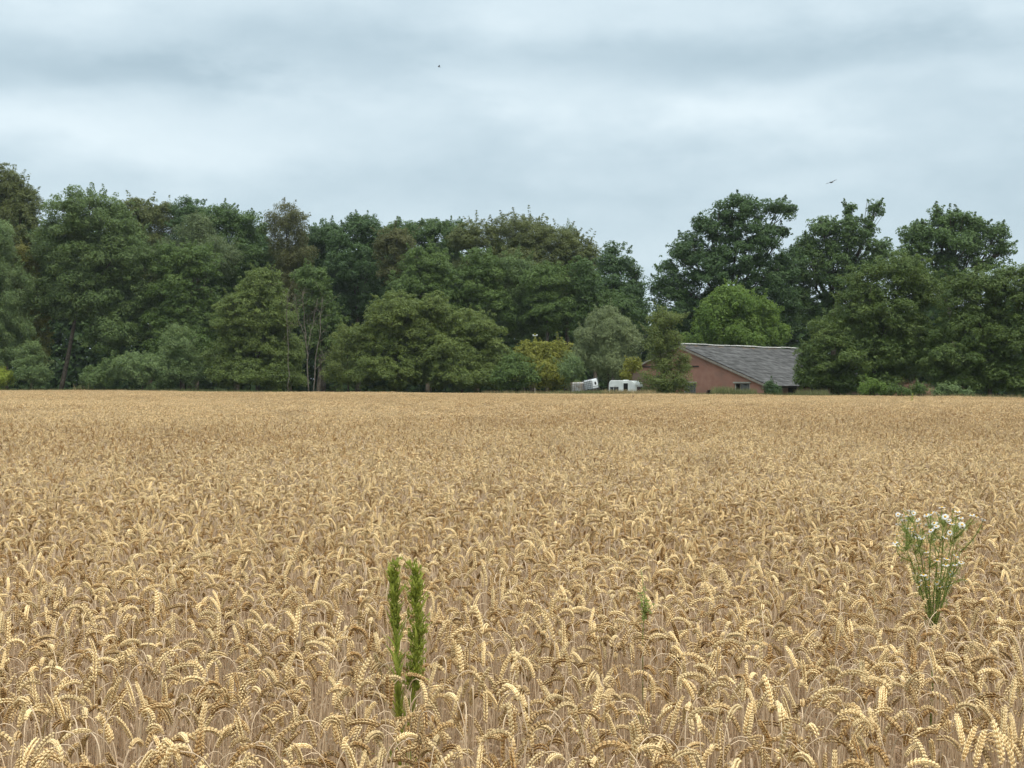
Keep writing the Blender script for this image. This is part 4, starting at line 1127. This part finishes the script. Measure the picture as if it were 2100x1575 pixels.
# ------------------------------------------------------------------ weeds standing in the wheat
def strap_leaf(L_, w_, curl, n=5):
    c = [np.zeros(3)]
    for i in range(n - 1):
        t = curl * i / (n - 1)
        c.append(c[-1] + np.array([math.cos(t), 0, -math.sin(t)]) * L_ / (n - 1))
    c = np.array(c); w = w_ * np.array([.45, 1, .95, .6, .05]); z = np.array([0, .25, .25, .15, 0]) * w_
    v = np.concatenate([c + np.stack([0 * w, w, z], 1), c, c + np.stack([0 * w, -w, z], 1)])
    a_ = np.arange(n - 1)
    return v, np.concatenate([np.stack([a_, a_ + 1, a_ + n + 1, a_ + n], 1), np.stack([a_ + n, a_ + n + 1, a_ + 2 * n + 1, a_ + 2 * n], 1)])
def fleabane(label, pts, Y, seed, bushy, group):
    rg = random.Random(seed); rs = np.random.RandomState(seed)
    b = W(pts[0][0], 0, Y); B0 = np.array([b[0], Y, 0])
    root = empty('fleabane_plant', tuple(B0)); tag(root, label, 'weed', group)
    c = np.array([W(px, py, Y) for px, py in pts]) - B0; c[0, 2] = 0
    u = np.linspace(0, len(c) - 1, 24); cc = np.stack([np.interp(u, np.arange(len(c)), c[:, k]) for k in range(3)], 1)
    for _ in range(2): cc[1:-1] = (cc[:-2] + 2 * cc[1:-1] + cc[2:]) / 4
    MB().tube(cc, np.linspace(.0045, .0016, 24), 6).build('stem', LEAF['fleabane'], root, True)
    seg = np.concatenate([[0], np.cumsum(np.linalg.norm(np.diff(cc, axis=0), axis=1))]); tot = seg[-1]
    def at(f): return np.array([np.interp(f * tot, seg, cc[:, k]) for k in range(3)])
    vs = []
    for L_, w_, cu in ((.092, .0046, .45), (.075, .0040, .2), (.10, .0046, .8), (.058, .0036, .1)):
        v, q = strap_leaf(L_, w_, cu); vs.append(MB().add(v, None, q, rs.random_sample()).mesh('leaf', LEAF['fleabane']))
    n = 235
    for i in range(n):
        f = .10 + .86 * ((i + rg.random()) / n) ** (1.0 if bushy else .8)
        az = i * 2.4 + rg.uniform(-.4, .4)
        o = obj('leaf', vs[rg.randrange(4) if f < .56 else rg.choice((1, 3, 1, 0))], root, tuple(at(f)))
        o.rotation_euler = (rg.uniform(-.3, .3), -R(rg.uniform(58, 82) if f > .5 else rg.uniform(20, 66)), az)
        k_ = rg.uniform(.6, 1.3)
        o.scale = (1.25 * k_, 1.5, 1) if f < .5 else (k_, 1.1, 1) if f < .65 else (.85 * k_, 1.1, 1)
    pn = MB()
    for i in range(150 if bushy else 80):
        f = rg.uniform(.66 if bushy else .82, 1.0); p = at(f); az = rg.uniform(0, 6.283)
        l_ = ((.040 if f < .93 else .022) if bushy else .012) * rg.uniform(.5, 1.1) + .004
        d = np.array([math.cos(az), math.sin(az), rg.uniform(.5, 1.4)]); d = d / np.linalg.norm(d) * l_
        pn.tube([p, p + d * .6, p + d], np.array([.0008, .0007, .0006]), 3, rg.random(), cap=False)
        m_ = 7
        t = rs.uniform(.3, 1.05, m_)[:, None]; P = p + d * t + rs.normal(0, .0035, (m_, 3))
        D = unit(d / l_ * .5 + np.array([0, 0, .9]) + rs.normal(0, .4, (m_, 3)))
        spindles(pn, P, D, rs.uniform(.009, .020, m_), rs.uniform(.0018, .0036, m_), np.clip(rs.normal(.75, .2, m_), 0, 1), 3, 0, simple=True)
    tag(pn.build('flower_panicle', LEAF['fleabane'], root), kind='stuff')
FG = 'tall green weeds standing in the wheat'
fleabane('tall narrow green weed with its tip nodding towards its bushier twin', [(822, 1640), (822, 1500), (818, 1380), (812, 1280), (808, 1200), (808, 1172), (815, 1155)], 3.75, 5, False, FG)
fleabane('bushier green weed with a loose seedy top beside its narrow twin', [(836, 1640), (840, 1500), (856, 1370), (858, 1280), (856, 1210), (853, 1180), (846, 1163)], 3.72, 6, True, FG)

def small_weed(name, label, pts, Y, leaf, n, ll, cat='weed', seed=1, branches=4, group=None, thick=.002):
    rg = random.Random(seed); rs = np.random.RandomState(seed)
    b = W(pts[0][0], 0, Y); B0 = np.array([b[0], Y, 0])
    root = empty(name, tuple(B0)); tag(root, label, cat, group)
    c = np.array([W(px, py, Y) for px, py in pts]) - B0; c[0, 2] = 0
    mb, lf = MB(), MB()
    lines = [c]
    for _ in range(branches):
        k = rg.randrange(1, len(c)); p = c[k] * .6 + c[k - 1] * .4
        lines.append(np.array([p, p + np.array([rg.uniform(-1, 1) * ll * 1.5, rg.uniform(-1, 1) * ll * 1.5, ll * rg.uniform(1.5, 3)])]))
    for l_ in lines:
        mb.tube(l_, np.linspace(thick, thick * .5, len(l_)), 5)
    k = rs.randint(0, len(lines), n)
    P = []
    for i in range(n):
        l_ = lines[k[i]]; f = rg.uniform(.25 if k[i] == 0 else 0, 1) * (len(l_) - 1)
        P.append([np.interp(f, np.arange(len(l_)), l_[:, a_]) for a_ in range(3)])
    P = np.array(P) + rs.normal(0, ll * .35, (n, 3))
    leaf_cloud(lf, P, rs.normal(0, 1, (n, 3)) + np.array([0, 0, .8]), ll, ll * .38, .2, rs, rs.random_sample(n), np.zeros((n, 3)))
    mb.build('stem', LEAF[leaf], root, True)
    lf.build('foliage', LEAF[leaf], root)
    return root
small_weed('goosefoot_weed', 'slight olive green weed threading up through the ears in open wheat', [(1322, 1560), (1320, 1300), (1324, 1230), (1316, 1168)], 4.3, 'camomile', 110, .022, seed=3, branches=6)
small_weed('dock_plant', 'rusty brown dock stalks in the wheat before the brush heap', [(1838, 850), (1838, 818), (1838, 806)], 93, 'dock', 60, .16, seed=4, branches=3, thick=.02)
small_weed('dock_plant', 'second rusty dock stalk, darker, just before the green shoot', [(1848, 850), (1848, 820), (1849, 803)], 93, 'dock', 50, .14, seed=14, branches=2, thick=.02)
small_weed('thistle', 'upright single green shoot sticking out of the wheat near the brush heap', [(1870, 850), (1870, 832), (1871, 806)], 66, 'fleabane', 130, .12, seed=6, branches=1, thick=.015)
small_weed('dry_stalk', 'thin dark dry stalk alone in the wheat below the caravan', [(1298, 850), (1298, 825), (1298, 806)], 75, 'dock', 14, .05, seed=7, branches=1, thick=.02)

# camomile
M_petal = mat('white_petal', (0.80, 0.80, 0.78), None, 0.6, 0.2, translucent=.3, tcol=(.8, .8, .78))
M_disc = mat('yellow_disc', (0.72, 0.42, 0.03), (0.62, 0.33, 0.02), 0.8, 0.1, 400)
def camomile():
    rg = random.Random(8); rs = np.random.RandomState(8); Y = CHAM_Y
    B0 = W(1905, 0, Y); B0[2] = 0
    root = empty('camomile_plant', tuple(B0)); tag(root, 'branching wild camomile with many white daisy flowers in the wheat', 'wildflower')
    pos = [(305, 270), (320, 310), (400, 290), (385, 235), (345, 380), (260, 465), (195, 520), (250, 560), (460, 370), (540, 260), (570, 275), (680, 360), (710, 265), (755, 285), (785, 320), (770, 205), (840, 220), (900, 215),
           (1005, 260), (1055, 290), (920, 285), (885, 378), (900, 440), (960, 310), (820, 450), (690, 470), (690, 520), (520, 500), (530, 580), (415, 680), (540, 670), (615, 700), (690, 738), (700, 680), (920, 745), (810, 845),
           (940, 905), (880, 905), (685, 945), (700, 985), (820, 985), (865, 970), (495, 975), (570, 970), (825, 1165), (610, 365), (450, 255)] + [(rg.uniform(300, 980), rg.uniform(200, 480)) for _ in range(18)] + [(rg.uniform(420, 920), rg.uniform(560, 960)) for _ in range(10)]
    sm = MB(); fl = MB()
    mainp = np.array([W(1905, 1600, Y), W(1913, 1430, Y), W(1915, 1295, Y)]) - B0; mainp[0, 2] = 0
    sm.tube(mainp, np.linspace(.006, .0045, 3), 6)
    pet, dsc = MB(), MB()
    for k in range(13):
        a_ = k * 2 * math.pi / 13 + rg.uniform(-.08, .08); h = np.array([math.cos(a_), math.sin(a_), 0]); sd = np.array([-h[1], h[0], 0])
        dz = rg.uniform(-.5, -.05)
        v = [h * .005 - sd * .0014, h * .005 + sd * .0014, h * .012 + sd * .0027 + np.array([0, 0, .0006]), h * .0185 + sd * .0012 + np.array([0, 0, .006 * dz]), h * .0185 - sd * .0012 + np.array([0, 0, .006 * dz]), h * .012 - sd * .0027 + np.array([0, 0, .0006])]
        pet.add(v, None, [(0, 1, 2, 5), (5, 2, 3, 4)])
    n = 9; an = np.arange(n) * 2 * math.pi / n; rows = []
    for r_, z in ((.0062, -.001), (.0060, .002), (.0042, .0045)): rows.append(np.stack([r_ * np.cos(an), r_ * np.sin(an), np.full(n, z)], 1))
    a_ = np.arange(n); b_ = (a_ + 1) % n
    dsc.add(np.concatenate(rows + [[(0, 0, .0056)]]), np.stack([2 * n + a_, 2 * n + b_, np.full(n, 3 * n)], 1), np.concatenate([np.stack([i * n + a_, i * n + b_, i * n + n + b_, i * n + n + a_], 1) for i in range(2)]))
    pme, dme = pet.mesh('petals', M_petal), dsc.mesh('disc', M_disc, True)
    prim, nodes = [], []
    base_p = W(1915, 1300, Y) - B0
    for tx, ty in ((1850, 1120), (1872, 1070), (1910, 1120), (1968, 1130), (1935, 1080), (1895, 1150), (1862, 1090), (1880, 1120), (1900, 1085), (1920, 1075), (1945, 1100), (1960, 1090), (1890, 1180), (1958, 1185), (1935, 1160)):
        e = W(tx, ty, Y) - B0; e[1] += rg.uniform(-.09, .09)
        ln_ = bez(base_p, base_p * .5 + e * .5 + np.array([-(e - base_p)[0] * .18, 0, .015]) + rs.normal(0, .022, 3), e, 9)
        sm.tube(ln_, np.linspace(.0032, .0014, 9), 5); prim.append(ln_)
        nodes += list(ln_[3:])
    nodes = np.array(nodes)
    for (cx, cy) in pos:
        px, py = 1780 + cx / 4.92, 1000 + cy / 4.92
        p = W(px, py, Y) - B0; p[1] += rg.uniform(-.13, .05)
        cand = nodes[nodes[:, 2] < p[2] - .025]
        if not len(cand): cand = base_p[None] - np.array([[0, 0, .05]])
        st = cand[np.argmin(np.linalg.norm((cand - p) * np.array([1.6, 1, .55]), axis=1))]
        lat = p - st
        ctl = st + lat * np.array([.62, .62, .40]) + rs.normal(0, .018, 3)
        line = bez(st, ctl, p, 8)
        sm.tube(line, np.linspace(.0024, .0011, 8), 4)
        m_ = int(26 + 150 * np.linalg.norm(lat))
        t = rs.uniform(.05, .85, m_) * 7
        Q = np.stack([np.interp(t, np.arange(8), line[:, k]) for k in range(3)], 1) + rs.normal(0, .007, (m_, 3))
        leaf_cloud(fl, Q, rs.normal(0, 1, (m_, 3)), .020, .0024, .2, rs, rs.random_sample(m_), np.zeros((m_, 3)))
        f = empty('flower', tuple(p)); f.parent = root
        f.rotation_euler = (rg.uniform(-.25, .9), rg.uniform(-.45, .45), rg.uniform(0, 6.28)); s_ = rg.uniform(.58, .88); f.scale = (s_, s_, s_)
        a1 = obj('petals', pme, f); a2 = obj('disc', dme, f)
    Q = np.concatenate([pl[rs.randint(1, 9, 60)] for pl in prim]) + rs.normal(0, .018, (60 * len(prim), 3)); nq = len(Q)
    leaf_cloud(fl, Q, rs.normal(0, 1, (nq, 3)), .026, .0024, .2, rs, rs.random_sample(nq), np.zeros((nq, 3)))
    sm.build('stem', LEAF['camomile'], root, True)
    tag(fl.build('foliage', LEAF['camomile'], root), kind='stuff')
camomile()

# ------------------------------------------------------------------ birds
M_bird = mat('dark_feathers', (0.06, 0.055, 0.05), (0.10, 0.09, 0.08), 0.8, 0.1, 10)
def bird(label, px, py, Y, span, bank, lift, yaw, fold=0.0):
    c = W(px, py, Y)
    mb = MB()
    b = span * .19
    prof = [(-b * 1.5, .010), (-b * .9, .045 * span), (-b * .2, .062 * span), (b * .5, .055 * span), (b * .85, .03 * span), (b * 1.05, .034 * span), (b * 1.25, .018 * span), (b * 1.42, .003)]
    mb.tube([(0, x, 0) for x, _ in prof], np.array([r for _, r in prof]), 8)
    mb.add([(-.01 * span, -b * 1.2, .003), (.01 * span, -b * 1.2, .003), (.075 * span, -b * 2.1, 0), (0, -b * 2.2, 0), (-.075 * span, -b * 2.1, 0)], [(0, 1, 2), (0, 2, 3), (0, 3, 4)])
    for s_ in (-1, 1):
        st = [(0.02, .10, -.13, 0), (.18, .15, -.11, lift * .5), (.34, .08, -.12, lift * .9), (.46, -.02, -.10, lift), (.5, -.08, -.09, lift * 1.02)]
        v = []
        for x, y0, y1, z in st:
            xx = s_ * x * span * (1 - fold)
            for yy in (y0, (y0 * .6 + y1 * .4), y1): v.append((xx, yy * span, z * span + (.012 * span if yy not in (y0, y1) else 0)))
        q = []
        for i in range(len(st) - 1):
            for j in range(2):
                f = (i * 3 + j, i * 3 + 3 + j, i * 3 + 4 + j, i * 3 + 1 + j); q.append(f if s_ > 0 else f[::-1])
        v = np.array(v); n = len(v)
        mb.add(np.concatenate([v, v - np.array([0, 0, .008 * span])]), None, q + [tuple(k + n for k in f[::-1]) for f in q])
    o = mb.build('bird', M_bird, None, True, tuple(c))
    o.rotation_euler = (.12, -bank, yaw)
    tag(o, label, 'bird', 'birds in the sky')
bird('gliding bird of prey with long wings spread, above the oaks', 1703, 374, 125, 1.28, R(22), .05, R(12))
bird('small bird with wings raised, high in the open cloud', 898, 137, 62, .26, R(5), .28, R(100))

# ------------------------------------------------------------------ air
def haze():
    mb = MB().box((0, 80, 19.5), (3020, 3020, 41))
    m_ = bpy.data.materials.new('air'); m_.use_nodes = True
    nt = m_.node_tree; nt.nodes.remove(nt.nodes['Principled BSDF'])
    v = nt.nodes.new('ShaderNodeVolumePrincipled'); v.inputs['Density'].default_value = 0.00011
    v.inputs['Color'].default_value = (0.86, 0.93, 1.0, 1); v.inputs['Anisotropy'].default_value = 0.2
    nt.links.new(v.outputs[0], nt.nodes['Material Output'].inputs['Volume'])
    tag(mb.build('haze', m_), 'thin pale haze in the air over the field', 'haze', kind='stuff')
haze()
